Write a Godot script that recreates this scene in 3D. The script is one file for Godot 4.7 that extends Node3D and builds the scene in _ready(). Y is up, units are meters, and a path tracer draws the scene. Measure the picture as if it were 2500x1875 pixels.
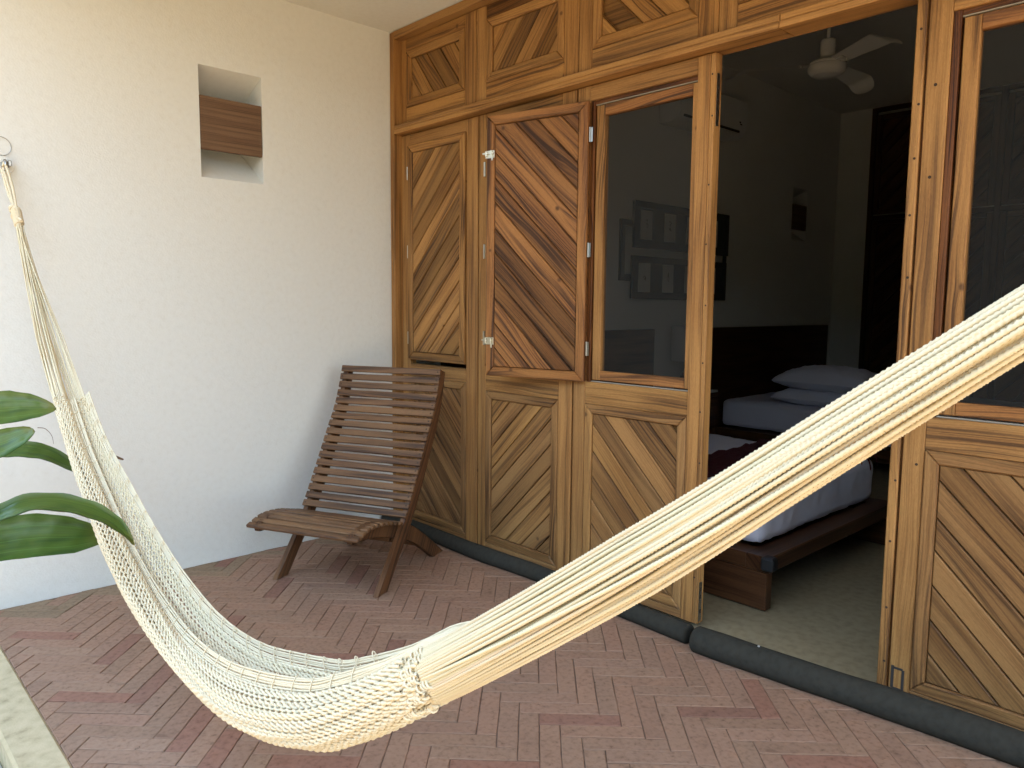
extends Node3D
# A shaded terrace: white wall with a niche light, timber door wall, slatted chair, cotton hammock, bedroom behind the open door.
# Axes: x runs along the door wall from the white wall, y is up, z comes out of the door wall towards the garden.

const CEILING := 2.75
const ROOM_TOP := 3.31
const LEAF_Z := -0.05

class MB:
	var v := PackedVector3Array()
	var n := PackedVector3Array()
	var t := PackedVector2Array()
	var c := PackedColorArray()
	var i := PackedInt32Array()

	func quad(a: Vector3, b: Vector3, cc: Vector3, d: Vector3, col: Color, ua := Vector2.ZERO, ub := Vector2.ZERO, uc := Vector2.ZERO, ud := Vector2.ZERO) -> void:
		var nn := (b - a).cross(cc - a)
		if nn.length_squared() < 1e-18:
			nn = (cc - a).cross(d - a)
		nn = nn.normalized()
		var k := v.size()
		v.append(a); v.append(b); v.append(cc); v.append(d)
		for q in 4:
			n.append(nn); c.append(col)
		t.append(ua); t.append(ub); t.append(uc); t.append(ud)
		i.append(k); i.append(k + 2); i.append(k + 1)
		i.append(k); i.append(k + 3); i.append(k + 2)

	func tri(a: Vector3, b: Vector3, cc: Vector3, col: Color, ua := Vector2.ZERO, ub := Vector2.ZERO, uc := Vector2.ZERO) -> void:
		var nn := (b - a).cross(cc - a).normalized()
		var k := v.size()
		v.append(a); v.append(b); v.append(cc)
		for q in 3:
			n.append(nn); c.append(col)
		t.append(ua); t.append(ub); t.append(uc)
		i.append(k); i.append(k + 2); i.append(k + 1)

	# points on a rows x cols lattice, smooth; outside is (du x dv)
	func grid(p: PackedVector3Array, rows: int, cols: int, col: Color, us := 1.0, vs := 1.0, flip := false, wrap := false) -> void:
		var k := v.size()
		for r in rows:
			for q in cols:
				var at := r * cols + q
				var q0 := q - 1 if q > 0 else (cols - 2 if wrap else 0)
				var q1 := q + 1 if q < cols - 1 else (1 if wrap else cols - 1)
				var du := p[r * cols + q1] - p[r * cols + q0]
				var dv := p[mini(r + 1, rows - 1) * cols + q] - p[maxi(r - 1, 0) * cols + q]
				var nn := du.cross(dv)
				nn = nn.normalized() if nn.length_squared() > 1e-16 else Vector3.UP
				v.append(p[at]); n.append(-nn if flip else nn); c.append(col)
				t.append(Vector2(q * us / (cols - 1), r * vs / (rows - 1)))
		for r in rows - 1:
			for q in cols - 1:
				var a := k + r * cols + q
				if flip:
					i.append(a); i.append(a + 1); i.append(a + cols + 1)
					i.append(a); i.append(a + cols + 1); i.append(a + cols)
				else:
					i.append(a); i.append(a + cols + 1); i.append(a + 1)
					i.append(a); i.append(a + cols); i.append(a + cols + 1)

	func mesh() -> ArrayMesh:
		var arr := []
		arr.resize(Mesh.ARRAY_MAX)
		arr[Mesh.ARRAY_VERTEX] = v
		arr[Mesh.ARRAY_NORMAL] = n
		arr[Mesh.ARRAY_TEX_UV] = t
		arr[Mesh.ARRAY_COLOR] = c
		arr[Mesh.ARRAY_INDEX] = i
		var m := ArrayMesh.new()
		m.add_surface_from_arrays(Mesh.PRIMITIVE_TRIANGLES, arr)
		return m

var rng := RandomNumberGenerator.new()
var M := {}
var WHITE := Color(1, 1, 1)


# ---------------------------------------------------------------- scene tree helpers
func put(called: String, mb: MB, mat: Material, parent: Node = self, pos := Vector3.ZERO) -> MeshInstance3D:
	return put_mesh(called, mb.mesh(), mat, parent, pos)

func put_mesh(called: String, mesh: Mesh, mat: Material, parent: Node = self, pos := Vector3.ZERO) -> MeshInstance3D:
	var o := MeshInstance3D.new()
	o.name = called
	o.mesh = mesh
	o.material_override = mat
	o.position = pos
	parent.add_child(o, true)
	rename(o, called)
	return o

func rename(o: Node, called: String) -> void:
	if o.name != called:
		var k := 1
		while o.get_parent().has_node("%s_%03d" % [called, k]):
			k += 1
		o.name = "%s_%03d" % [called, k]

func group_node(called: String, parent: Node = self, pos := Vector3.ZERO) -> Node3D:
	var o := Node3D.new()
	o.name = called
	o.position = pos
	parent.add_child(o, true)
	rename(o, called)
	return o

func tag(o: Node, label: String, category: String, group := "") -> void:
	o.set_meta("label", label)
	o.set_meta("category", category)
	if group:
		o.set_meta("group", group)

func structure(o: Node, label := "", category := "") -> void:
	o.set_meta("kind", "structure")
	if label:
		o.set_meta("label", label)
	if category:
		o.set_meta("category", category)


# ---------------------------------------------------------------- shapes
func inset(p: PackedVector2Array, b: float) -> PackedVector2Array:
	var out := PackedVector2Array()
	var m := p.size()
	for k in m:
		var e0 := (p[k] - p[(k + m - 1) % m]).normalized()
		var e1 := (p[(k + 1) % m] - p[k]).normalized()
		var n0 := Vector2(-e0.y, e0.x)
		var n1 := Vector2(-e1.y, e1.x)
		out.append(p[k] + (n0 + n1) / maxf(1.0 + n0.dot(n1), 0.3) * b)
	return out

# a flat piece with chamfered front edges; poly runs counter-clockwise seen from +z; grain along dir
func plate(mb: MB, poly: PackedVector2Array, zb: float, zf: float, bevel: float, dir: Vector2, col: Color, back := true) -> void:
	var m := poly.size()
	var per := Vector2(-dir.y, dir.x)
	var lo := Vector2(1e9, 1e9)
	var hi := Vector2(-1e9, -1e9)
	for p in poly:
		var q := Vector2(p.dot(dir), p.dot(per))
		lo = lo.min(q)
		hi = hi.max(q)
	var off := Vector2(rng.randf() * maxf(0.0, 1.0 - (hi.x - lo.x) / 2.4), rng.randf() * maxf(0.0, 1.0 - (hi.y - lo.y + 0.03) / 0.3))
	var uv := func(p: Vector2, d := 0.0) -> Vector2: return Vector2((p.dot(dir) - lo.x) / 2.4, (p.dot(per) - lo.y + d) / 0.3) + off
	var inner := inset(poly, bevel)
	var tri := Geometry2D.triangulate_polygon(inner)
	for k in range(0, tri.size(), 3):
		var a := inner[tri[k]]
		var b := inner[tri[k + 1]]
		var c := inner[tri[k + 2]]
		if (b - a).cross(c - a) < 0.0:
			var w := b
			b = c
			c = w
		mb.tri(Vector3(a.x, a.y, zf), Vector3(b.x, b.y, zf), Vector3(c.x, c.y, zf), col, uv.call(a), uv.call(b), uv.call(c))
		if back:
			mb.tri(Vector3(a.x, a.y, zb), Vector3(c.x, c.y, zb), Vector3(b.x, b.y, zb), col, uv.call(a), uv.call(c), uv.call(b))
	for k in m:
		var a := poly[k]
		var b := poly[(k + 1) % m]
		var ai := inner[k]
		var bi := inner[(k + 1) % m]
		var zm := zf - bevel
		mb.quad(Vector3(a.x, a.y, zb), Vector3(b.x, b.y, zb), Vector3(b.x, b.y, zm), Vector3(a.x, a.y, zm), col, uv.call(a, zf - zb), uv.call(b, zf - zb), uv.call(b), uv.call(a))
		mb.quad(Vector3(a.x, a.y, zm), Vector3(b.x, b.y, zm), Vector3(bi.x, bi.y, zf), Vector3(ai.x, ai.y, zf), col, uv.call(a), uv.call(b), uv.call(bi), uv.call(ai))

func rect(x0: float, y0: float, x1: float, y1: float) -> PackedVector2Array:
	return PackedVector2Array([Vector2(x0, y0), Vector2(x1, y0), Vector2(x1, y1), Vector2(x0, y1)])

# chamfered box, grain along axis g
func box(mb: MB, ctr: Vector3, size: Vector3, b: float, col: Color, g := 0) -> void:
	var h := size * 0.5
	var oa := (g + 1) % 3
	var ob := (g + 2) % 3
	var off := Vector2(rng.randf() * maxf(0.0, 1.0 - size[g] / 2.4), rng.randf() * maxf(0.0, 1.0 - (size[oa] + size[ob]) / 0.3))
	var uv := func(p: Vector3) -> Vector2:
		var q := p - ctr + h
		return Vector2(q[g] / 2.4 + off.x, (q[oa] + q[ob]) / 0.3 + off.y)
	for a in 3:
		var p1 := (a + 1) % 3
		var p2 := (a + 2) % 3
		for s: float in [-1.0, 1.0]:
			var q := []
			for w: Vector2 in [Vector2(-1, -1), Vector2(1, -1), Vector2(1, 1), Vector2(-1, 1)]:
				var e := Vector3.ZERO
				e[a] = s * h[a]
				e[p1] = w.x * (h[p1] - b)
				e[p2] = w.y * (h[p2] - b)
				q.append(ctr + e)
			if s < 0:
				q.reverse()
			mb.quad(q[0], q[1], q[2], q[3], col, uv.call(q[0]), uv.call(q[1]), uv.call(q[2]), uv.call(q[3]))
	if b <= 0.0:
		return
	for a in 3:   # edges along axis a
		var p1 := (a + 1) % 3
		var p2 := (a + 2) % 3
		for s1: float in [-1.0, 1.0]:
			for s2: float in [-1.0, 1.0]:
				var e := []
				for w in [[-1.0, 0], [1.0, 0], [1.0, 1], [-1.0, 1]]:
					var x := Vector3.ZERO
					x[a] = w[0] * (h[a] - b)
					x[p1] = s1 * (h[p1] - (b if w[1] == 1 else 0.0))
					x[p2] = s2 * (h[p2] - (0.0 if w[1] == 1 else b))
					e.append(ctr + x)
				if s1 * s2 < 0:
					e.reverse()
				mb.quad(e[0], e[1], e[2], e[3], col, uv.call(e[0]), uv.call(e[1]), uv.call(e[2]), uv.call(e[3]))
	for sx: float in [-1.0, 1.0]:
		for sy: float in [-1.0, 1.0]:
			for sz: float in [-1.0, 1.0]:
				var x := ctr + Vector3(sx * h.x, sy * (h.y - b), sz * (h.z - b))
				var y := ctr + Vector3(sx * (h.x - b), sy * h.y, sz * (h.z - b))
				var z := ctr + Vector3(sx * (h.x - b), sy * (h.y - b), sz * h.z)
				if sx * sy * sz > 0:
					mb.tri(x, y, z, col, uv.call(x), uv.call(y), uv.call(z))
				else:
					mb.tri(x, z, y, col, uv.call(x), uv.call(z), uv.call(y))

# round bar along a path; rad is called with the fraction along the path
func tube(mb: MB, path: PackedVector3Array, r0: float, r1: float, sides: int, col: Color, lobes := 0, pitch := 0.01, lobe := 0.2, cap := true) -> void:
	var m := path.size()
	var k := mb.v.size()
	var tan0 := (path[1] - path[0]).normalized()
	var side := tan0.cross(Vector3.UP)
	if side.length() < 0.05:
		side = tan0.cross(Vector3.RIGHT)
	side = side.normalized()
	var run := 0.0
	for q in m:
		var tg := (path[mini(q + 1, m - 1)] - path[maxi(q - 1, 0)]).normalized()
		side = (side - tg * side.dot(tg)).normalized()
		var oth := tg.cross(side)
		if q > 0:
			run += path[q].distance_to(path[q - 1])
		var r := lerpf(r0, r1, float(q) / (m - 1))
		for s in sides + 1:
			var a := TAU * s / sides
			var rr := r
			if lobes > 0:
				rr = r * (1.0 + lobe * cos(lobes * (a - TAU * run / pitch)))
			var d := side * cos(a) + oth * sin(a)
			mb.v.append(path[q] + d * rr)
			mb.n.append(d)
			mb.c.append(col)
			mb.t.append(Vector2(run / 2.4, float(s) / sides * 0.4))
	for q in m - 1:
		for s in sides:
			var a := k + q * (sides + 1) + s
			var b := a + sides + 1
			mb.i.append(a); mb.i.append(b); mb.i.append(a + 1)
			mb.i.append(a + 1); mb.i.append(b); mb.i.append(b + 1)
	if cap:
		for e in 2:
			var row := 0 if e == 0 else m - 1
			var ce := mb.v.size()
			var nn := (path[0] - path[1]).normalized() if e == 0 else (path[m - 1] - path[m - 2]).normalized()
			mb.v.append(path[row]); mb.n.append(nn); mb.c.append(col); mb.t.append(Vector2.ZERO)
			for s in sides + 1:
				mb.v.append(mb.v[k + row * (sides + 1) + s]); mb.n.append(nn); mb.c.append(col); mb.t.append(Vector2.ZERO)
			for s in sides:
				mb.i.append(ce)
				if e == 0:
					mb.i.append(ce + 1 + s); mb.i.append(ce + 2 + s)
				else:
					mb.i.append(ce + 2 + s); mb.i.append(ce + 1 + s)

# profile of (radius, height) turned round the y axis, heights rising
func lathe(mb: MB, prof: PackedVector2Array, sides: int, col: Color, ctr := Vector3.ZERO) -> void:
	var p := PackedVector3Array()
	for q in prof:
		for s in sides + 1:
			var a := -TAU * s / sides
			p.append(ctr + Vector3(q.x * cos(a), q.y, q.x * sin(a)))
	mb.grid(p, prof.size(), sides + 1, col, 1.0, 1.0, false, true)

func smooth_path(p: Array, each: int) -> PackedVector3Array:
	var out := PackedVector3Array()
	var m := p.size()
	for k in m - 1:
		for s in each:
			out.append(p[k].cubic_interpolate(p[k + 1], p[maxi(k - 1, 0)], p[mini(k + 2, m - 1)], float(s) / each))
	out.append(p[m - 1])
	return out

func even_path(p: PackedVector3Array, step: float) -> PackedVector3Array:
	var out := PackedVector3Array([p[0]])
	var left := step
	for k in p.size() - 1:
		var a := p[k]
		var b := p[k + 1]
		var d := a.distance_to(b)
		var at := 0.0
		while d - at >= left:
			at += left
			out.append(a.lerp(b, at / d))
			left = step
		left -= d - at
	if out[out.size() - 1].distance_to(p[p.size() - 1]) > step * 0.3:
		out.append(p[p.size() - 1])
	return out


# ---------------------------------------------------------------- materials
func lin(r: float, g: float, b: float) -> Color:
	return Color(r, g, b).linear_to_srgb()

func mat(called: String, col: Color, rough: float, vertex := true) -> StandardMaterial3D:
	var m := StandardMaterial3D.new()
	m.resource_name = called
	m.albedo_color = col
	m.roughness = rough
	m.vertex_color_use_as_albedo = vertex
	M[called] = m
	return m

func noise(seed_: int, freq: float, octaves := 4, kind := FastNoiseLite.TYPE_SIMPLEX_SMOOTH) -> FastNoiseLite:
	var f := FastNoiseLite.new()
	f.seed = seed_
	f.frequency = freq
	f.noise_type = kind
	f.fractal_octaves = octaves
	f.fractal_type = FastNoiseLite.FRACTAL_FBM if octaves > 1 else FastNoiseLite.FRACTAL_NONE
	return f

func noise_tex(seed_: int, freq: float, octaves: int, size: int, ramp: Array, bump := false) -> NoiseTexture2D:
	var t := NoiseTexture2D.new()
	t.width = size
	t.height = size
	t.seamless = true
	t.noise = noise(seed_, freq, octaves)
	t.as_normal_map = bump
	if not ramp.is_empty():
		var g := Gradient.new()
		var offs := PackedFloat32Array()
		var cols := PackedColorArray()
		for r in ramp:
			offs.append(r[0])
			cols.append(r[1])
		g.offsets = offs
		g.colors = cols
		t.color_ramp = g
	return t

# planks' figure, 2.4 m along the grain by 0.3 m across: [colour texture, relief texture]
func wood_tex(seed_: int, pale: Color, mid: Color, dark: Color, streak: float, wander := 0.02) -> Array:
	var w := 1024
	var h := 256
	var n1 := noise(seed_, 1.0, 2)
	var n2 := noise(seed_ + 1, 1.0, 2)
	var n3 := noise(seed_ + 2, 1.0, 3)
	var n4 := noise(seed_ + 3, 1.0, 2)
	var n5 := noise(seed_ + 4, 1.0, 1)
	var n6 := noise(seed_ + 5, 1.0, 3)
	var r2 := RandomNumberGenerator.new()
	r2.seed = seed_
	var knots := []
	for k in 3:
		knots.append(Vector3(r2.randf() * 2.4, 0.03 + r2.randf() * 0.24, 0.006 + r2.randf() * 0.006))
	var px := PackedByteArray()
	px.resize(w * h * 3)
	var bp := PackedByteArray()
	bp.resize(w * h)
	var at := 0
	for y in h:
		var vv := y * 0.3 / h
		for x in w:
			var uu := x * 2.4 / w
			var warp := n1.get_noise_2d(uu * 0.8, vv * 4.0) * wander + n2.get_noise_2d(uu * 3.0, vv * 18.0) * 0.004
			var heart := 0.0
			for kn: Vector3 in knots:
				var du := (uu - kn.x) / 0.07
				var dv := (vv - kn.y) / 0.022
				var e := du * du + dv * dv
				if e < 9.0:
					var ex := exp(-e)
					warp += signf(dv) * 0.012 * ex
					var rr := Vector2(uu - kn.x, vv - kn.y).length() / kn.z
					if rr < 1.6:
						heart = maxf(heart, clampf(1.6 - rr, 0.0, 1.0))
			var q := vv + warp
			var band := n3.get_noise_2d(q * 46.0, uu * 0.55)
			var fine := n4.get_noise_2d(q * 120.0, uu * 1.4)
			var line := n6.get_noise_2d(q * 420.0, uu * 3.0)
			var fibre := n5.get_noise_2d(vv * 1100.0, uu * 30.0)
			var broad := n6.get_noise_2d(uu * 1.1 + 40.0, vv * 9.0)
			var dk := smoothstep(0.0, 0.42, band) * 0.8 * streak + smoothstep(0.0, 0.55, fine) * 0.42 * streak + smoothstep(0.1, 0.7, line) * 0.36 * streak
			dk = clampf(dk * (0.85 + broad * 1.3), 0.0, 0.95)
			dk = maxf(dk, heart * 0.8)
			var c := pale.lerp(mid, clampf(0.5 + broad * 0.9 + fine * 0.45 + line * 0.3, 0.0, 1.0)).lerp(dark, dk)
			var f := 1.0 + fibre * 0.13
			if fibre > 0.55:
				f *= 0.8
			c = Color(c.r * f, c.g * f, c.b * f).linear_to_srgb()
			px[at * 3] = clampi(int(c.r * 255.0), 0, 255)
			px[at * 3 + 1] = clampi(int(c.g * 255.0), 0, 255)
			px[at * 3 + 2] = clampi(int(c.b * 255.0), 0, 255)
			bp[at] = clampi(int(150.0 + fibre * 60.0 - dk * 12.0 + line * 30.0), 0, 255)
			at += 1
	return [ImageTexture.create_from_image(Image.create_from_data(w, h, false, Image.FORMAT_RGB8, px)), ImageTexture.create_from_image(Image.create_from_data(w, h, false, Image.FORMAT_L8, bp))]

func wood_mat(called: String, tex: Array, rough: float, relief := 0.02) -> void:
	var m := mat(called, WHITE, rough)
	m.albedo_texture = tex[0]
	m.heightmap_enabled = true
	m.heightmap_texture = tex[1]
	m.heightmap_scale = relief
	m.metallic_specular = 0.32

func make_materials() -> void:
	var pale := Color(0.475, 0.243, 0.08)
	var mid := Color(0.325, 0.152, 0.048)
	var dark := Color(0.10, 0.048, 0.021)
	for k in 3:
		wood_mat("honey_wood_%d" % k, wood_tex(11 + k * 10, pale, mid, dark, [0.7, 0.5, 0.82][k], [0.022, 0.014, 0.05][k]), 0.5)
	for k in 2:
		wood_mat("red_wood_%d" % k, wood_tex(71 + k * 10, Color(0.40, 0.182, 0.06), Color(0.25, 0.1, 0.034), Color(0.075, 0.035, 0.018), 1.15, 0.035), 0.46)
	wood_mat("chair_wood", wood_tex(131, Color(0.22, 0.118, 0.054), Color(0.142, 0.07, 0.033), Color(0.06, 0.034, 0.021), 1.0), 0.5)
	wood_mat("bed_wood", wood_tex(151, Color(0.105, 0.046, 0.02), Color(0.06, 0.024, 0.011), Color(0.035, 0.014, 0.007), 0.8), 0.32)
	wood_mat("board_wood", wood_tex(171, Color(0.20, 0.118, 0.066), Color(0.155, 0.086, 0.048), Color(0.085, 0.045, 0.026), 0.6, 0.012), 0.6, 0.08)

	M.board_wood.uv1_scale = Vector3(1.4, 4.0, 1.0)

	var m := mat("stucco", lin(0.76, 0.752, 0.695), 0.9, false)
	m.uv1_triplanar = true
	m.uv1_world_triplanar = true
	m.uv1_scale = Vector3.ONE * 0.9
	m.albedo_texture = noise_tex(5, 0.03, 5, 1024, [[0.0, Color(0.965, 0.96, 0.95)], [0.3, Color(0.985, 0.983, 0.98)], [1.0, Color(1, 1, 1)]])
	m.heightmap_enabled = true
	m.heightmap_texture = noise_tex(6, 0.09, 4, 1024, [])
	m.heightmap_scale = 0.055
	m.metallic_specular = 0.25

	m = mat("room_paint", lin(0.72, 0.712, 0.67), 0.9, false)
	m.uv1_triplanar = true
	m.uv1_world_triplanar = true
	m.heightmap_enabled = true
	m.heightmap_texture = noise_tex(7, 0.08, 4, 512, [])
	m.heightmap_scale = 0.04

	m = mat("brick", WHITE, 0.86)
	m.uv1_triplanar = true
	m.uv1_world_triplanar = true
	m.uv1_scale = Vector3.ONE * 0.8
	m.albedo_texture = noise_tex(21, 0.05, 6, 1024, [[0.0, Color(0.66, 0.64, 0.62)], [0.25, Color(0.90, 0.89, 0.88)], [0.5, Color(0.96, 0.96, 0.955)], [1.0, Color(1, 1, 1)]])
	m.heightmap_enabled = true
	m.heightmap_texture = noise_tex(22, 0.06, 5, 1024, [])
	m.heightmap_scale = 0.1
	m.detail_enabled = true
	m.detail_blend_mode = BaseMaterial3D.BLEND_MODE_MUL
	m.detail_albedo = noise_tex(24, 0.011, 6, 1024, [[0.0, Color(0.74, 0.73, 0.72)], [0.1, Color(0.9, 0.895, 0.89)], [0.25, Color(0.975, 0.972, 0.97)], [0.7, Color(1, 1, 1)], [1.0, Color(1, 0.985, 0.96)]])
	m.metallic_specular = 0.3

	m = mat("mortar", lin(0.19, 0.122, 0.086), 0.95, false)
	m.uv1_triplanar = true
	m.uv1_world_triplanar = true
	m.albedo_texture = noise_tex(23, 0.05, 4, 512, [[0.0, Color(0.75, 0.73, 0.7)], [1.0, Color(1, 1, 1)]])

	m = mat("cement", lin(0.60, 0.475, 0.285), 0.9, false)
	m.uv1_triplanar = true
	m.uv1_world_triplanar = true
	m.uv1_scale = Vector3.ONE * 1.2
	m.albedo_texture = noise_tex(31, 0.012, 6, 1024, [[0.0, Color(0.78, 0.77, 0.73)], [0.3, Color(0.92, 0.915, 0.9)], [0.6, Color(0.97, 0.97, 0.96)], [1.0, Color(1, 1, 1)]])
	m.heightmap_enabled = true
	m.heightmap_texture = noise_tex(32, 0.09, 4, 1024, [])
	m.heightmap_scale = 0.05

	m = mat("polished_cement", lin(0.36, 0.30, 0.185), 0.42, false)
	m.uv1_triplanar = true
	m.uv1_world_triplanar = true
	m.uv1_scale = Vector3.ONE * 0.7
	m.albedo_texture = noise_tex(41, 0.03, 6, 1024, [[0.0, Color(0.82, 0.81, 0.79)], [0.5, Color(0.94, 0.935, 0.925)], [1.0, Color(1, 1, 1)]])

	m = mat("sandy_ground", lin(0.44, 0.35, 0.22), 0.95, false)
	m.uv1_triplanar = true
	m.uv1_world_triplanar = true
	m.uv1_scale = Vector3.ONE * 0.3
	m.albedo_texture = noise_tex(51, 0.03, 6, 512, [[0.0, Color(0.7, 0.68, 0.64)], [1.0, Color(1, 1, 1)]])

	m = mat("foam", lin(0.05, 0.047, 0.037), 0.95, false)
	m.uv1_triplanar = true
	m.uv1_scale = Vector3.ONE * 2.0
	m.albedo_texture = noise_tex(61, 0.03, 5, 512, [[0.0, Color(0.8, 0.8, 0.8)], [0.5, Color(0.94, 0.94, 0.94)], [1.0, Color(1, 1, 1)]])
	m.heightmap_enabled = true
	m.heightmap_texture = noise_tex(62, 0.16, 3, 512, [])
	m.heightmap_scale = 0.035
	m.metallic_specular = 0.25

	m = mat("cotton", lin(0.75, 0.635, 0.435), 0.92)
	m.metallic_specular = 0.15
	m.backlight_enabled = true
	m.backlight = Color(0.25, 0.22, 0.16)

	m = mat("sheet", lin(0.74, 0.73, 0.82), 0.9, false)
	m.metallic_specular = 0.2
	m = mat("throw_yarn", lin(0.13, 0.012, 0.022), 0.95, false)
	m.heightmap_enabled = true
	m.uv1_scale = Vector3(40, 40, 40)
	m.heightmap_texture = noise_tex(63, 0.08, 2, 256, [])
	m.heightmap_scale = 0.6
	m = mat("steel", lin(0.4, 0.39, 0.37), 0.3, false)
	m.metallic = 1.0
	m = mat("nickel", lin(0.66, 0.62, 0.52), 0.3, false)
	m.metallic = 1.0
	mat("black_rubber", lin(0.012, 0.012, 0.013), 0.6, false)
	mat("dark_hole", lin(0.05, 0.03, 0.018), 0.9, false)
	mat("ivory", lin(0.78, 0.755, 0.69), 0.45, false)
	mat("white_plastic", lin(0.72, 0.72, 0.70), 0.35, false)
	mat("grey_mark", lin(0.04, 0.034, 0.028), 0.9, false)
	mat("paper", lin(0.55, 0.54, 0.50), 0.9, false)
	mat("ink", lin(0.12, 0.11, 0.10), 0.9, false)
	mat("slate_paint", lin(0.045, 0.047, 0.045), 0.75, false)
	mat("seal", lin(0.34, 0.31, 0.25), 0.7, false)
	m = mat("shade_cloth", lin(0.6, 0.6, 0.58), 0.9, false)
	m = mat("insect_mesh", Color(lin(0.022, 0.022, 0.02), 0.42), 0.85, false)
	m.transparency = BaseMaterial3D.TRANSPARENCY_ALPHA
	m.cull_mode = BaseMaterial3D.CULL_DISABLED
	m = mat("leaf", WHITE, 0.36)
	m.backlight_enabled = true
	m.backlight = Color(0.16, 0.2, 0.06)
	m.uv1_scale = Vector3(1, 1, 1)
	m.albedo_texture = leaf_tex()
	mat("hedge_dark", lin(0.055, 0.105, 0.026), 0.9, false)
	m = mat("hedge_leaf", lin(0.055, 0.105, 0.026), 0.5, false)
	m.cull_mode = BaseMaterial3D.CULL_DISABLED
	mat("dry_leaf", lin(0.13, 0.075, 0.04), 0.8, false)
	mat("plant_stem", lin(0.07, 0.10, 0.03), 0.6, false)

# u runs across the blade, v along it: fine parallel veins, a paler midrib, a few yellowed flecks
func leaf_tex() -> ImageTexture:
	var w := 128
	var h := 512
	var n1 := noise(301, 1.0, 3)
	var n2 := noise(302, 1.0, 2)
	var im := Image.create(w, h, false, Image.FORMAT_RGB8)
	for y in h:
		for x in w:
			var u := float(x) / w
			var vein := n1.get_noise_2d(u * 26.0, y * 0.004)
			var blot := n2.get_noise_2d(u * 3.0, y * 0.012)
			var c := Color(0.056, 0.104, 0.017).lerp(Color(0.098, 0.158, 0.03), clampf(0.5 + vein * 0.8, 0.0, 1.0))
			c = c.lerp(Color(0.022, 0.058, 0.018), clampf(blot * 0.9, 0.0, 1.0))
			var rib := absf(u - 0.5)
			if rib < 0.012 or absf(rib - 0.27) < 0.006:
				c = c.lerp(Color(0.11, 0.19, 0.05), 0.7)
			if y > 485:
				c = c.lerp(Color(0.16, 0.14, 0.03), (y - 485) / 27.0 * 0.8)
			im.set_pixel(x, y, c.linear_to_srgb())
	return ImageTexture.create_from_image(im)

func honey() -> Material:
	return M["honey_wood_%d" % (rng.randi() % 3)]

func tone(lo: float, hi: float, grey := 0.0) -> Color:
	var k := rng.randf_range(lo, hi)
	var warm := rng.randf_range(-0.06, 0.06)
	var c := Color(k * (1.0 + warm * 0.4), k, k * (1.0 - warm))
	var l := c.r * 0.5
	return c.lerp(Color(l * 1.25, l * 1.65, l * 2.9), grey)


# ---------------------------------------------------------------- build
func _ready() -> void:
	rng.seed = 20
	# camera
	var cam := Camera3D.new()
	cam.name = "camera"
	cam.position = Vector3(3.62228, 1.26189, 2.4694)
	cam.rotation_order = EULER_ORDER_YXZ
	cam.rotation = Vector3(-0.102884, 0.813971, 0.008775)
	cam.fov = 53.8435
	cam.near = 0.05
	cam.far = 400.0
	add_child(cam)
	cam.current = true
	# sky, exposure
	var env := Environment.new()
	var sky := Sky.new()
	var sm := ProceduralSkyMaterial.new()
	sm.sky_top_color = Color(0.60, 0.71, 0.85)
	sm.sky_horizon_color = Color(0.83, 0.87, 0.86)
	sm.sky_curve = 0.18
	sm.ground_bottom_color = Color(0.30, 0.27, 0.22)
	sm.ground_horizon_color = Color(0.62, 0.63, 0.62)
	sm.sun_angle_max = 1.0
	sm.energy_multiplier = 1.6
	sky.sky_material = sm
	env.background_mode = Environment.BG_SKY
	env.sky = sky
	env.tonemap_mode = Environment.TONE_MAPPER_LINEAR
	env.tonemap_exposure = 4.75
	env.sdfgi_enabled = true
	env.ssao_enabled = true
	env.ssil_enabled = true
	var we := WorldEnvironment.new()
	we.name = "environment"
	we.environment = env
	add_child(we)
	# sun, high to the right of the terrace, outside the roof
	var sun := DirectionalLight3D.new()
	sun.name = "sun"
	sun.light_color = Color(1.0, 0.91, 0.78)
	sun.light_energy = 1.6
	sun.light_angular_distance = 0.53
	sun.shadow_enabled = true
	sun.look_at_from_position(Vector3.ZERO, -Vector3(0.5, 0.86, -0.06), Vector3.UP)
	add_child(sun)

	make_materials()
	shell()
	hedge()
	floor_bricks()
	facade()
	doors()
	foam_rolls()
	niche_board(Vector3(0, 0, 0), "flat brown timber board of the niche light in the terrace wall beside the doors")
	chair()
	hammock()
	plant()
	bedroom()


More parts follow.
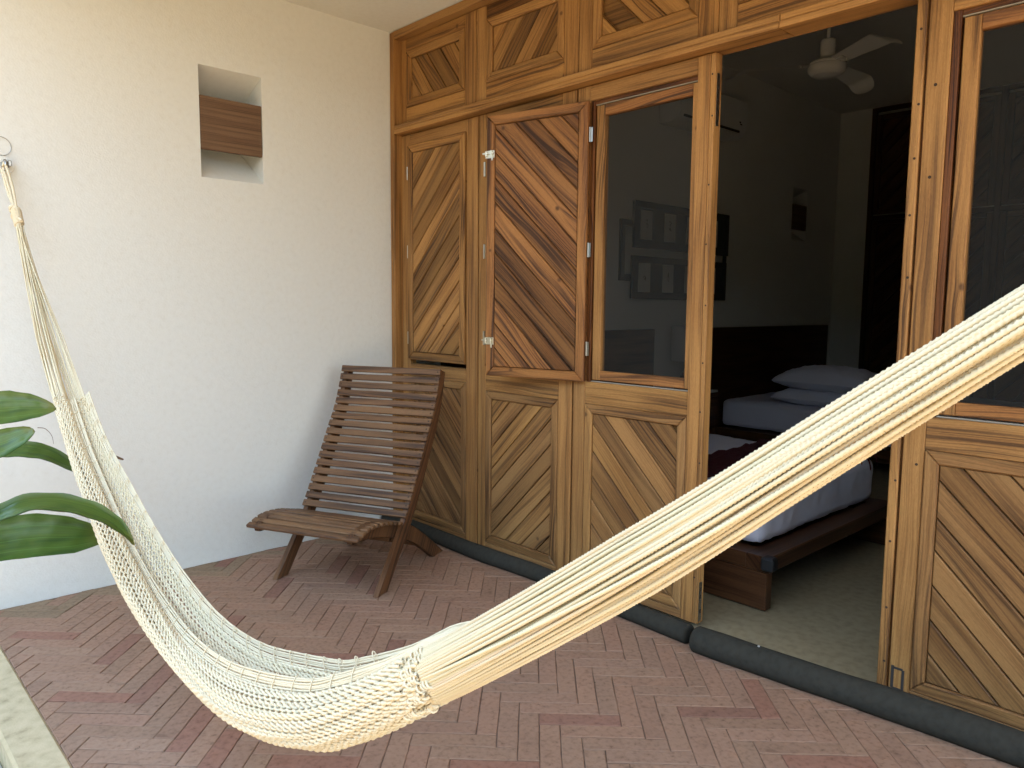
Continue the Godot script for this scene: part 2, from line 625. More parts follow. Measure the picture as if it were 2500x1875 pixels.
# ---------------------------------------------------------------- walls, ceiling, ground
# a wall on the plane x = 0 (room side +x) with niches of sloping top and bottom cut into it
func niche_wall(called: String, z0: float, z1: float, y1: float, niche_z: float, ny: float, m: Material, thick := 0.42) -> MeshInstance3D:
	var mb := MB.new()
	var a := niche_z - 0.1525
	var b := niche_z + 0.1525
	var t0 := ny + 0.257
	var b0 := ny - 0.252
	var w := Color(1, 1, 1)
	var face := func(za: float, zb: float, ya: float, yb: float) -> void:
		mb.quad(Vector3(0, ya, zb), Vector3(0, ya, za), Vector3(0, yb, za), Vector3(0, yb, zb), w)
	face.call(z0, a, -0.4, y1)
	face.call(b, z1, -0.4, y1)
	face.call(a, b, -0.4, b0)
	face.call(a, b, t0, y1)
	# sloping surfaces run in to a ridge line at the back
	var d := -0.28
	var up := Vector3(d, ny + 0.137, 0)
	var dn := Vector3(d, ny - 0.056, 0)
	mb.quad(Vector3(0, t0, b), Vector3(up.x, up.y, b), Vector3(up.x, up.y, a), Vector3(0, t0, a), w)
	mb.quad(Vector3(dn.x, dn.y, b), Vector3(0, b0, b), Vector3(0, b0, a), Vector3(dn.x, dn.y, a), w)
	mb.quad(Vector3(dn.x, dn.y, b), Vector3(dn.x, dn.y, a), Vector3(up.x, up.y, a), Vector3(up.x, up.y, b), w)
	mb.quad(Vector3(0, b0, a), Vector3(0, t0, a), Vector3(up.x, up.y, a), Vector3(dn.x, dn.y, a), w)
	mb.quad(Vector3(0, t0, b), Vector3(0, b0, b), Vector3(dn.x, dn.y, b), Vector3(up.x, up.y, b), w)
	# back, top and ends
	mb.quad(Vector3(-thick, -0.4, z0), Vector3(-thick, -0.4, z1), Vector3(-thick, y1, z1), Vector3(-thick, y1, z0), w)
	mb.quad(Vector3(-thick, y1, z1), Vector3(0, y1, z1), Vector3(0, y1, z0), Vector3(-thick, y1, z0), w)
	mb.quad(Vector3(-thick, -0.4, z1), Vector3(0, -0.4, z1), Vector3(0, y1, z1), Vector3(-thick, y1, z1), w)
	mb.quad(Vector3(0, -0.4, z0), Vector3(-thick, -0.4, z0), Vector3(-thick, y1, z0), Vector3(0, y1, z0), w)
	return put(called, mb, m)

func slab(called: String, lo: Vector3, hi: Vector3, m: Material, bevel := 0.0) -> MeshInstance3D:
	var mb := MB.new()
	box(mb, (lo + hi) * 0.5, hi - lo, bevel, WHITE, 0)
	return put(called, mb, m)

func shell() -> void:
	var st: Material = M.stucco
	var o := niche_wall("terrace_wall", 0.0, 2.45, 3.1, 0.8995, 2.1, st)
	tag(o, "white plastered wall with the square niche, left end of the terrace", "wall")
	structure(o)
	o = slab("ceiling", Vector3(0.0, CEILING, 0.0), Vector3(5.8, 3.1, 2.45), st)
	tag(o, "cream plastered terrace ceiling above the top rail of the doors", "ceiling")
	structure(o)
	o = slab("column", Vector3(4.16, -0.4, 1.66), Vector3(4.46, CEILING - 0.003, 2.0), st, 0.012)
	tag(o, "square white column that carries the far hammock hook", "column")
	structure(o)
	# outer edge of the paving and the ledge beyond it
	var mb := MB.new()
	box(mb, Vector3(2.9, -0.2, 2.058), Vector3(5.8, 0.41, 0.118), 0.008, WHITE)
	o = put("kerb", mb, M.cement)
	tag(o, "pale cement strip along the outer edge of the brick paving", "kerb")
	structure(o)
	mb = MB.new()
	box(mb, Vector3(2.9, -0.24, 2.24), Vector3(5.8, 0.36, 0.24), 0.02, WHITE)
	o = put("planter_ledge", mb, st)
	tag(o, "white plastered ledge just below the cement strip", "ledge")
	structure(o)
	mb = MB.new()
	mb.quad(Vector3(-150, -0.35, 150), Vector3(150, -0.35, 150), Vector3(150, -0.35, -150), Vector3(-150, -0.35, -150), WHITE)
	o = put("ground", mb, M.sandy_ground)
	tag(o, "pale sandy garden ground outside the terrace", "ground")
	structure(o)


# hedge added out of view as a light blocker: keeps low daylight off the terrace and out of the bedroom
func hedge() -> void:
	var t := group_node("added_hedge", self, Vector3(3, -0.35, 7.6))
	tag(t, "tall dense hedge added out of view to block low daylight", "hedge")
	var nf := noise(500, 1.0, 4)
	var rows := 26
	var cols := 120
	var g := PackedVector3Array()
	for a in rows:
		for c in cols:
			var u := c / (cols - 1.0)
			var f := a / (rows - 1.0)
			var x := lerpf(-12.0, 12.0, u)
			var top := 3.5 + nf.get_noise_2d(x * 0.5, 3.0) * 0.7
			var p := Vector3(x, 0, 0)
			if f < 0.72:
				p.y = f / 0.72 * top
				p.z = 0.25 * sin(f * 3.5)
			else:
				p.y = top - 0.3 * pow((f - 0.72) / 0.28, 2.0)
				p.z = (f - 0.72) / 0.28 * 1.6
			p.z += nf.get_noise_2d(x * 1.3, p.y * 1.3) * 0.45
			p.y += nf.get_noise_2d(x * 1.6 + 9.0, p.z * 2.0 + f * 3.0) * 0.3 * f
			g.append(p)
	var mb := MB.new()
	mb.grid(g, rows, cols, WHITE, 1, 1, true)
	put("inner_growth", mb, M.hedge_dark, t)
	var lm := MB.new()
	for k in 5:
		var d := Vector3(0, 0, 1).rotated(Vector3.UP, k * TAU / 5.0)
		var sd := d.cross(Vector3.UP) * 0.035
		var tip := d * 0.14 + Vector3(0, 0.03, 0)
		lm.quad(Vector3.ZERO, d * 0.07 + sd + Vector3(0, 0.02, 0), tip, d * 0.07 - sd + Vector3(0, 0.02, 0), WHITE)
	var mm := MultiMesh.new()
	mm.transform_format = MultiMesh.TRANSFORM_3D
	mm.mesh = lm.mesh()
	mm.instance_count = 9000
	var r := RandomNumberGenerator.new()
	r.seed = 9
	for k in 9000:
		var q := r.randi() % g.size()
		var b := Basis(Vector3(r.randf_range(-1, 1), r.randf_range(-1, 1), r.randf_range(-1, 1)).normalized(), r.randf() * TAU).scaled(Vector3.ONE * r.randf_range(0.8, 1.8))
		mm.set_instance_transform(k, Transform3D(b, g[q] + Vector3(r.randf_range(-0.12, 0.12), r.randf_range(-0.12, 0.12), -r.randf() * 0.15)))
	var o := MultiMeshInstance3D.new()
	o.name = "leaves"
	o.multimesh = mm
	o.material_override = M.hedge_leaf
	o.set_meta("kind", "stuff")
	t.add_child(o, true)


# ---------------------------------------------------------------- herringbone paving
func brick_mesh(poly: PackedVector2Array, r: RandomNumberGenerator, col: Color, top: float) -> MB:
	# worn outline: extra points along each side, nudged a little
	var q := PackedVector2Array()
	for k in poly.size():
		var a := poly[k]
		var b := poly[(k + 1) % poly.size()]
		var len := a.distance_to(b)
		var pieces := clampi(int(len / 0.045), 1, 5)
		for s in pieces:
			var f := float(s) / pieces
			q.append(a.lerp(b, f) + Vector2(r.randf_range(-1, 1), r.randf_range(-1, 1)) * 0.0011)
	var mb := MB.new()
	var inner := inset(q, 0.0022)
	var tri := Geometry2D.triangulate_polygon(inner)
	if tri.is_empty():
		return null
	var tilt := Vector2(r.randf_range(-1, 1), r.randf_range(-1, 1)) * 0.004
	var c0 := Vector2.ZERO
	for p in q:
		c0 += p / q.size()
	var hgt := func(p: Vector2) -> float: return top + (p - c0).dot(tilt)
	for k in range(0, tri.size(), 3):
		var a := inner[tri[k]]
		var b := inner[tri[k + 1]]
		var c := inner[tri[k + 2]]
		if (b - a).cross(c - a) > 0.0:
			var w := b
			b = c
			c = w
		mb.tri(Vector3(a.x, hgt.call(a), a.y), Vector3(b.x, hgt.call(b), b.y), Vector3(c.x, hgt.call(c), c.y), col)
	var m := q.size()
	for k in m:
		var a := q[k]
		var b := q[(k + 1) % m]
		var ai := inner[k]
		var bi := inner[(k + 1) % m]
		var ha: float = hgt.call(ai)
		var hb: float = hgt.call(bi)
		mb.quad(Vector3(b.x, hb - 0.0016, b.y), Vector3(a.x, ha - 0.0016, a.y), Vector3(ai.x, ha, ai.y), Vector3(bi.x, hb, bi.y), col)
		mb.quad(Vector3(b.x, -0.012, b.y), Vector3(a.x, -0.012, a.y), Vector3(a.x, ha - 0.0016, a.y), Vector3(b.x, hb - 0.0016, b.y), col)
	return mb

func floor_bricks() -> void:
	var r := RandomNumberGenerator.new()
	r.seed = 77
	var base := MB.new()
	box(base, Vector3(2.9, -0.1035, 1.0), Vector3(5.9, 0.2, 2.0), 0.0, WHITE)
	var ground := put("terrace_floor", base, M.mortar)
	tag(ground, "worn terracotta bricks laid in a herringbone over the terrace floor", "floor")
	structure(ground)
	var L := 0.25
	var W := 0.0625
	var gap := 0.0012
	var edge := PackedVector2Array([Vector2(0.004, -0.04), Vector2(4.9, -0.04), Vector2(4.9, 1.998), Vector2(0.004, 1.998)])
	var reds := [Vector2(1.99, 0.22), Vector2(2.44, 0.24), Vector2(2.85, 0.21), Vector2(2.81, 0.43), Vector2(2.16, 1.13), Vector2(0.43, 1.82), Vector2(0.98, 1.83), Vector2(0.78, 1.2), Vector2(1.42, 1.69), Vector2(1.62, 1.64), Vector2(1.79, 1.53), Vector2(1.13, 0.74), Vector2(1.9, 1.25), Vector2(2.09, 1.22)]
	var cam: Camera3D = $camera
	var inv := cam.transform.affine_inverse()
	var found := []
	for m in range(-14, 15):
		for k in range(-60, 61):
			for kind in 2:
				var a0 := 0.97 + k * W + m * L
				var b0 := 2.19 + k * W - m * L
				var ra: Rect2
				if kind == 0:
					ra = Rect2(a0, b0, L, W)
				else:
					ra = Rect2(a0 + L - W, b0 - L, W, L)
				ra = ra.grow(-gap)
				var ctr := ra.get_center()
				var xz := Vector2((ctr.x + ctr.y), (ctr.y - ctr.x)) / sqrt(2.0)
				if xz.x < -0.2 or xz.x > 5.1 or xz.y < -0.2 or xz.y > 2.2:
					continue
				var poly := PackedVector2Array()
				for p: Vector2 in [ra.position, ra.position + Vector2(ra.size.x, 0), ra.end, ra.position + Vector2(0, ra.size.y)]:
					poly.append(Vector2(p.x + p.y, p.y - p.x) / sqrt(2.0))
				var cut := Geometry2D.intersect_polygons(poly, edge)
				if cut.is_empty():
					continue
				var pc: PackedVector2Array = cut[0]
				var area := 0.0
				for s in pc.size():
					area += pc[s].cross(pc[(s + 1) % pc.size()]) * 0.5
				if absf(area) < 0.0004:
					continue
				if area < 0:
					pc.reverse()
				var lp := inv * Vector3(xz.x, 0, xz.y)
				var seen := -1.0
				if lp.z < -0.3:
					var sx := absf(lp.x / -lp.z) / 0.677
					var sy := absf(lp.y / -lp.z) / 0.5078
					if sx < 1.05 and sy < 1.06:
						seen = absf(area) / (lp.z * lp.z)
				found.append([seen, pc, xz, kind])
	found.sort_custom(func(p, q): return p[0] > q[0])
	var rest := MB.new()
	for f in found.size():
		var pc: PackedVector2Array = found[f][1]
		var xz: Vector2 = found[f][2]
		var k := r.randf_range(0.93, 1.06)
		var hue := r.randf()
		var col := Color(0.36, 0.224, 0.15).lerp(Color(0.365, 0.215, 0.142), hue) * k
		if r.randf() < 0.04:
			col = Color(0.31, 0.165, 0.115) * k
		for q: Vector2 in reds:
			if xz.distance_to(q) < 0.05:
				col = Color(0.33, 0.172, 0.114)
		if xz.x < 0.16 and r.randf() < 0.8:
			col = Color(0.31, 0.215, 0.135) * k
		col.a = 1.0
		var mb := brick_mesh(pc, r, col, r.randf_range(-0.0012, 0.0012))
		if mb == null:
			continue
		if f < 300:
			put("brick", mb, M.brick, ground)
		else:
			var o := rest.v.size()
			rest.v.append_array(mb.v)
			rest.n.append_array(mb.n)
			rest.t.append_array(mb.t)
			rest.c.append_array(mb.c)
			for x in mb.i:
				rest.i.append(o + x)
	var bits := MB.new()   # crumbs and dry scraps blown onto the paving
	for k in 70:
		var at := Vector3(r.randf_range(0.3, 3.2), 0.002, r.randf_range(0.25, 1.9))
		var sz := r.randf_range(0.0015, 0.0045)
		var a := r.randf() * TAU
		var d := Vector3(cos(a), 0, sin(a))
		var e := Vector3(-sin(a), 0, cos(a)) * r.randf_range(0.35, 0.7)
		var up := Vector3(0, r.randf_range(0.001, 0.0025), 0)
		bits.quad(at - d * sz, at + e * sz, at + d * sz, at - e * sz + up, WHITE)
		bits.quad(at - d * sz, at - e * sz + up, at + d * sz, at + e * sz, WHITE)
	var ob := put("floor_crumbs", bits, M.dry_leaf, ground)
	ob.set_meta("kind", "stuff")
	var o2 := put("outlying_bricks", rest, M.brick, ground)
	o2.set_meta("kind", "stuff")


# ---------------------------------------------------------------- timber door wall
# four mitred strips round a rectangle
func moulding(parent: Node, x0: float, y0: float, x1: float, y1: float, w: float, zb: float, zf: float, red := false, lo := 0.85, hi := 1.1, grey := 0.0, called := "moulding") -> void:
	var polys := [
		PackedVector2Array([Vector2(x0, y0), Vector2(x1, y0), Vector2(x1 - w, y0 + w), Vector2(x0 + w, y0 + w)]),
		PackedVector2Array([Vector2(x1, y0), Vector2(x1, y1), Vector2(x1 - w, y1 - w), Vector2(x1 - w, y0 + w)]),
		PackedVector2Array([Vector2(x1, y1), Vector2(x0, y1), Vector2(x0 + w, y1 - w), Vector2(x1 - w, y1 - w)]),
		PackedVector2Array([Vector2(x0, y1), Vector2(x0, y0), Vector2(x0 + w, y0 + w), Vector2(x0 + w, y1 - w)])]
	for k in 4:
		var mb := MB.new()
		plate(mb, inset(polys[k], 0.0006), zb, zf, 0.0045, Vector2.RIGHT if k % 2 == 0 else Vector2.UP, tone(lo, hi, grey))
		put(called, mb, (M["red_wood_%d" % (rng.randi() % 2)] if red else honey()), parent)

func planks(parent: Node, x0: float, y0: float, x1: float, y1: float, slope: float, pitch: float, zb: float, zf: float, mats: Array, lo: float, hi: float, grey := 0.0) -> void:
	var area := rect(x0, y0, x1, y1)
	var dir := Vector2(1, slope).normalized()
	var per := Vector2(-dir.y, dir.x)
	var dmin := 1e9
	var dmax := -1e9
	for p in area:
		dmin = minf(dmin, p.dot(per))
		dmax = maxf(dmax, p.dot(per))
	var at := dmin - pitch * rng.randf_range(0.05, 0.6)
	while at < dmax:
		var wd := pitch * rng.randf_range(0.9, 1.1)
		var far := dir * 4.0
		var strip := PackedVector2Array([per * (at + 0.0024) - far, per * (at + 0.0024) + far, per * (at + wd - 0.0024) + far, per * (at + wd - 0.0024) - far])
		var cut := Geometry2D.intersect_polygons(strip, area)
		at += wd
		if cut.is_empty():
			continue
		var poly: PackedVector2Array = cut[0]
		var s := 0.0
		for k in poly.size():
			s += poly[k].cross(poly[(k + 1) % poly.size()]) * 0.5
		if s < 0:
			poly.reverse()
		if absf(s) < 0.0006:
			continue
		var mb := MB.new()
		plate(mb, poly, zb, zf + rng.randf_range(-0.001, 0.001), 0.003, dir, tone(lo, hi, grey), false)
		put("plank", mb, mats[rng.randi() % mats.size()], parent)

func bar(parent: Node, called: String, x0: float, y0: float, x1: float, y1: float, zb: float, zf: float, bevel: float, upright: bool, col: Color, m: Material = null) -> MeshInstance3D:
	var mb := MB.new()
	plate(mb, rect(x0, y0, x1, y1), zb, zf, bevel, Vector2.UP if upright else Vector2.RIGHT, col)
	return put(called, mb, m if m else [M.honey_wood_1, M.honey_wood_1, M.honey_wood_0][rng.randi() % 3], parent)

func honeys() -> Array:
	return [M.honey_wood_0, M.honey_wood_1, M.honey_wood_2]

func reds_mats() -> Array:
	return [M.red_wood_0, M.red_wood_1]

func hinge(parent: Node, at: Vector3, m: Material, h := 0.06, leafw := 0.012) -> void:
	var mb := MB.new()
	var p := PackedVector3Array([at + Vector3(0, -h * 0.5, 0), at + Vector3(0, h * 0.5, 0)])
	tube(mb, p, 0.0042, 0.0042, 8, WHITE)
	box(mb, at + Vector3(-leafw * 0.5 - 0.002, 0, -0.003), Vector3(leafw, h * 0.96, 0.002), 0.0, WHITE)
	box(mb, at + Vector3(leafw * 0.5 + 0.002, 0, -0.003), Vector3(leafw, h * 0.96, 0.002), 0.0, WHITE)
	put("hinge", mb, m, parent)

func facade() -> void:
	var f := group_node("door_wall_frame")
	tag(f, "golden timber frame of the doors with its crossbeam and chevron transom panels", "door frame")
	bar(f, "post", 0.002, 0.0, 0.04, CEILING - 0.006, -0.14, 0.0, 0.003, true, tone(0.8, 0.9), M.honey_wood_1)
	bar(f, "post", 4.11, 0.0, 4.156, CEILING - 0.006, -0.14, 0.0, 0.003, true, tone(0.9, 1.0), M.honey_wood_1)
	bar(f, "top_rail", 0.04, 2.705, 2.2, CEILING - 0.004, -0.14, 0.0, 0.003, false, tone(0.8, 0.9), M.honey_wood_1)
	bar(f, "top_rail", 2.202, 2.705, 4.11, CEILING - 0.004, -0.14, 0.0, 0.003, false, tone(0.8, 0.9), M.honey_wood_1)
	for s in 2:
		var xa: float = [0.04, 2.302][s]
		var xb: float = [2.3, 4.11][s]
		bar(f, "crossbeam", xa, 2.2, xb, 2.222, -0.115, 0.002, 0.002, false, tone(0.98, 1.05), M.honey_wood_1)
		bar(f, "beam_cap", xa, 2.2225, xb, 2.247, -0.115, 0.0, 0.004, false, tone(0.9, 0.98), M.honey_wood_1)
	# transom panels, one above each leaf
	var xs := [0.04, 0.675, 1.354, 2.036, 2.716, 3.40, 4.11]
	for k in 6:
		var x0: float = xs[k]
		var x1: float = xs[k + 1]
		var p := group_node("transom_panel", f)
		var z := LEAF_Z
		var a := x0 + (0.046 if k == 0 else 0.076)
		var b := x1 - 0.086
		bar(p, "backing", x0 + 0.002, 2.2475, x1 - 0.002, 2.7045, z - 0.045, z - 0.018, 0.001, false, Color(0.5, 0.5, 0.5))
		bar(p, "stile", x0 + 0.0015, 2.248, a, 2.704, z - 0.017, z, 0.003, true, tone(0.9, 1.05))
		bar(p, "stile", b, 2.248, x1 - 0.0015, 2.704, z - 0.017, z, 0.003, true, tone(0.9, 1.05))
		bar(p, "rail", a + 0.001, 2.248, b - 0.001, 2.34, z - 0.017, z - 0.0008, 0.002, false, tone(0.88, 1.06))
		bar(p, "rail", a + 0.001, 2.64, b - 0.001, 2.704, z - 0.017, z - 0.0008, 0.002, false, tone(0.7, 0.95) if k != 1 else Color(0.4, 0.36, 0.34))
		moulding(p, a + 0.001, 2.341, b - 0.001, 2.639, 0.043, z - 0.017, z + 0.004, false, 0.66, 1.0)
		planks(p, a + 0.046, 2.386, b - 0.046, 2.594, [-1.25, 1.2, -1.0, 1.0, -1.0, 1.0][k], 0.088, z - 0.017, z - 0.007, honeys(), 0.5, 1.02)

# parts common to all leaves; op = [opening left, opening right], lower panel slope
func leaf_body(t: Node, x0: float, x1: float, oa: float, ob: float, slope: float, low_top: float, strip: float) -> void:
	var z := LEAF_Z
	var g := 0.22
	bar(t, "stile", x0, 0.012, oa - 0.0006, 2.196, z - 0.044, z, 0.003, true, tone(0.92, 1.04, g * 0.5))
	if strip > 0.0:
		bar(t, "stile", ob + 0.0006, 0.012, strip - 0.0004, 2.196, z - 0.044, z, 0.0015, true, tone(0.98, 1.06, g * 0.5))
		bar(t, "edge_strip", strip + 0.0004, 0.012, x1, 2.196, z - 0.044, z + 0.0005, 0.003, true, tone(0.95, 1.02, g * 0.5))
	else:
		bar(t, "stile", ob + 0.0006, 0.012, x1, 2.196, z - 0.044, z, 0.003, true, tone(0.9, 1.02, g * 0.5))
	bar(t, "rail", oa, 2.132, ob, 2.196, z - 0.044, z - 0.0008, 0.002, false, tone(0.78, 0.98))
	bar(t, "rail", oa, low_top, ob, 0.932, z - 0.044, z - 0.0008, 0.002, false, tone(0.95, 1.06, g))
	bar(t, "rail", oa, 0.012, ob, 0.046, z - 0.044, z - 0.0008, 0.002, false, tone(0.75, 0.9, g))
	var p := group_node("lower_panel", t)
	bar(p, "backing", oa - 0.01, 0.04, ob + 0.01, low_top + 0.01, z - 0.042, z - 0.02, 0.001, false, Color(0.45, 0.45, 0.45))
	moulding(p, oa + 0.0008, 0.0468, ob - 0.0008, low_top - 0.0008, 0.042, z - 0.018, z + 0.003, false, 0.7, 1.0, g)
	planks(p, oa + 0.044, 0.09, ob - 0.044, low_top - 0.044, slope, 0.079, z - 0.018, z - 0.005, [M.honey_wood_1, M.honey_wood_0, M.honey_wood_1], 0.58, 1.04, g)

func shutter(parent: Node, x0: float, y0: float, x1: float, y1: float, zb: float, zf: float, slope: float, red: bool, called := "shutter") -> Node3D:
	var s := group_node(called, parent)
	var mats := reds_mats() if red else honeys()
	bar(s, "backing", x0 + 0.004, y0 + 0.004, x1 - 0.004, y1 - 0.004, zb, zf - 0.016, 0.001, false, Color(0.5, 0.45, 0.42), mats[0])
	moulding(s, x0, y0, x1, y1, 0.044, zf - 0.018, zf, red, 0.68, 1.05)
	planks(s, x0 + 0.046, y0 + 0.046, x1 - 0.046, y1 - 0.046, slope, 0.08, zf - 0.016, zf - 0.005, mats, 0.5, 1.2)
	return s

func screen_window(t: Node, a: float, b: float) -> void:
	var z := LEAF_Z
	var w := group_node("window", t)
	# reveal, pale weather seal, sash, mesh
	bar(w, "reveal", a, 0.9325, a + 0.021, 2.1315, z - 0.044, z - 0.006, 0.002, true, Color(0.5, 0.42, 0.38), M.red_wood_0)
	bar(w, "reveal", a + 0.0215, 2.116, b, 2.1315, z - 0.044, z - 0.012, 0.001, false, Color(0.5, 0.42, 0.38), M.red_wood_0)
	bar(w, "seal", a + 0.022, 2.112, b, 2.1155, z - 0.03, z - 0.012, 0.001, false, WHITE, M.seal)
	bar(w, "seal", a + 0.022, 0.9325, b, 0.937, z - 0.03, z - 0.012, 0.001, false, WHITE, M.seal)
	bar(w, "sash", a + 0.027, 0.942, a + 0.072, 2.109, z - 0.042, z - 0.012, 0.003, true, tone(0.85, 0.95), M.honey_wood_2)
	bar(w, "sash", b - 0.027, 0.942, b - 0.001, 2.109, z - 0.042, z - 0.012, 0.003, true, tone(1.0, 1.1), M.honey_wood_2)
	bar(w, "sash", a + 0.0725, 2.065, b - 0.0275, 2.109, z - 0.042, z - 0.0128, 0.003, false, Color(1.25, 1.2, 1.15), M.red_wood_1)
	bar(w, "sash", a + 0.0725, 0.942, b - 0.0275, 0.983, z - 0.042, z - 0.0128, 0.003, false, Color(1.35, 1.3, 1.25), M.red_wood_1)
	var mb := MB.new()
	mb.quad(Vector3(a + 0.07, 0.98, z - 0.03), Vector3(b - 0.025, 0.98, z - 0.03), Vector3(b - 0.025, 2.07, z - 0.03), Vector3(a + 0.07, 2.07, z - 0.03), WHITE)
	put("insect_screen", mb, M.insect_mesh, w)

func latch(parent: Node, at: Vector3, up: bool) -> void:
	var mb := MB.new()
	box(mb, at, Vector3(0.05, 0.034, 0.003), 0.0008, WHITE)
	box(mb, at + Vector3(-0.006, 0.004, 0.006), Vector3(0.062, 0.008, 0.007), 0.001, WHITE)
	box(mb, at + Vector3(0.012, 0.002, 0.006), Vector3(0.009, 0.028, 0.012), 0.001, WHITE)
	box(mb, at + Vector3(-0.016, 0.002, 0.006), Vector3(0.009, 0.024, 0.011), 0.001, WHITE)
	box(mb, at + Vector3(0.016, -0.02 if up else -0.022, 0.006), Vector3(0.007, 0.018, 0.006), 0.001, WHITE)
	put("latch", mb, M.nickel, parent)

func plug(parent: Node, at: Vector3, r := 0.0042) -> void:
	var mb := MB.new()
	tube(mb, PackedVector3Array([at, at + Vector3(0, 0, 0.0012)]), r, r, 8, WHITE)
	put("screw_plug", mb, M.dark_hole, parent)

func doors() -> void:
	var z := LEAF_Z
	# A: closed shutter
	var a := group_node("door_leaf")
	tag(a, "first timber door leaf beside the white wall, its shutter closed, behind the chair", "door", "timber door leaves")
	leaf_body(a, 0.041, 0.692, 0.112, 0.604, -1.0, 0.864, 0.0)
	var s := shutter(a, 0.106, 0.956, 0.602, 2.136, z - 0.03, z + 0.012, 1.0, false)
	for y: float in [1.986, 1.558, 1.078]:
		hinge(s, Vector3(0.103, y, z + 0.006), M.nickel, 0.07, 0.008)
	# B: closed shutter behind the open one
	var b := group_node("door_leaf")
	tag(b, "second timber door leaf, half hidden behind the open reddish shutter", "door", "timber door leaves")
	leaf_body(b, 0.702, 1.345, 0.757, 1.262, 1.0, 0.836, 0.0)
	s = shutter(b, 0.752, 0.956, 1.26, 2.136, z - 0.03, z + 0.004, 1.0, false)
	for y: float in [1.93, 1.53, 1.1]:
		hinge(s, Vector3(0.748, y, z + 0.004), M.nickel, 0.07, 0.007)
	# C: screen window, shutter folded back over B
	var c := group_node("door_leaf")
	tag(c, "third timber door leaf with an insect screen window and its shutter swung open", "door", "timber door leaves")
	leaf_body(c, 1.355, 2.03, 1.425, 1.955, -1.0, 0.836, 2.01)
	screen_window(c, 1.425, 1.955)
	s = shutter(c, -0.522, 0.0, 0.0, 1.197, -0.036, 0.0, -1.0, true, "open_shutter")
	s.position = Vector3(1.437, 0.932, -0.022)
	s.rotation.y = atan2(0.125, 0.507)
	for y: float in [0.17, 0.6]:
		pass
	latch(s, Vector3(-0.5, 1.022, 0.002), true)
	latch(s, Vector3(-0.5, 0.165, 0.002), false)
	for y: float in [1.99, 1.505, 1.078]:
		hinge(s, Vector3(0.005, y - 0.932, -0.014), M.steel, 0.062, 0.009)
	for y: float in [2.12, 1.97, 1.72, 1.5, 1.27, 1.05, 0.86, 0.66, 0.42, 0.2]:
		plug(c, Vector3(2.02 - 0.004 * sin(y * 9.0), y, z + 0.0005), 0.0036)
	var mb: MB   # lock plates let into the edge of the leaf
	for q in [[2.03, 0.19], [0.1, 0.16]]:
		mb = MB.new()
		box(mb, Vector3(2.0305, q[0], z - 0.022), Vector3(0.002, q[1], 0.02), 0.0, WHITE)
		put("lock_plate", mb, M.steel, c)
	mb = MB.new()
	for y: float in [2.09, 2.06, 2.02, 1.98, 0.15, 0.12, 0.06]:
		box(mb, Vector3(2.032, y, z - 0.022), Vector3(0.002, 0.016, 0.008), 0.0, WHITE)
	put("lock_slot", mb, M.dark_hole, c)
	# D: on the other side of the doorway
	var d := group_node("door_leaf")
	tag(d, "timber door leaf beyond the open doorway, with screen window and plain lower planks", "door", "timber door leaves")
	bar(d, "edge_strip", 2.722, 0.012, 2.75, 2.196, z - 0.044, z + 0.006, 0.004, true, tone(0.92, 1.0), M.honey_wood_2)
	leaf_body(d, 2.757, 3.40, 2.821, 3.335, -1.0, 0.83, 0.0)
	bar(d, "backing", 2.749, 0.012, 2.758, 2.196, z - 0.044, z - 0.014, 0.001, true, Color(0.4, 0.34, 0.3), M.red_wood_0)
	screen_window(d, 2.821, 3.335)
	for y: float in [2.1, 1.88, 1.72, 1.55, 1.36, 1.0, 0.72, 0.52, 0.3, 0.12]:
		plug(d, Vector3(2.74 + 0.003 * sin(y * 11.0), y, z + 0.006), 0.004)
	for y: float in [1.93, 1.66]:
		plug(d, Vector3(2.785, y, z), 0.005)
	plug(d, Vector3(2.80, 0.78, z), 0.0045)
	mb = MB.new()   # worn catch at the foot of the stile
	for q in [[2.768, 0.075, 0.009, 0.075], [2.8, 0.07, 0.008, 0.07], [2.784, 0.106, 0.03, 0.007], [2.784, 0.038, 0.03, 0.006]]:
		box(mb, Vector3(q[0], q[1], z + 0.0005), Vector3(q[2], q[3], 0.003), 0.0005, WHITE)
	put("catch_plate", mb, M.grey_mark, d)
	# E: closes the wall, outside the picture's frame
	var e := group_node("door_leaf")
	tag(e, "last timber door leaf at the far end of the door wall, shutter closed", "door", "timber door leaves")
	leaf_body(e, 3.41, 4.105, 3.475, 4.03, 1.0, 0.836, 0.0)
	shutter(e, 3.47, 0.956, 4.035, 2.136, z - 0.03, z + 0.012, 1.0, false)


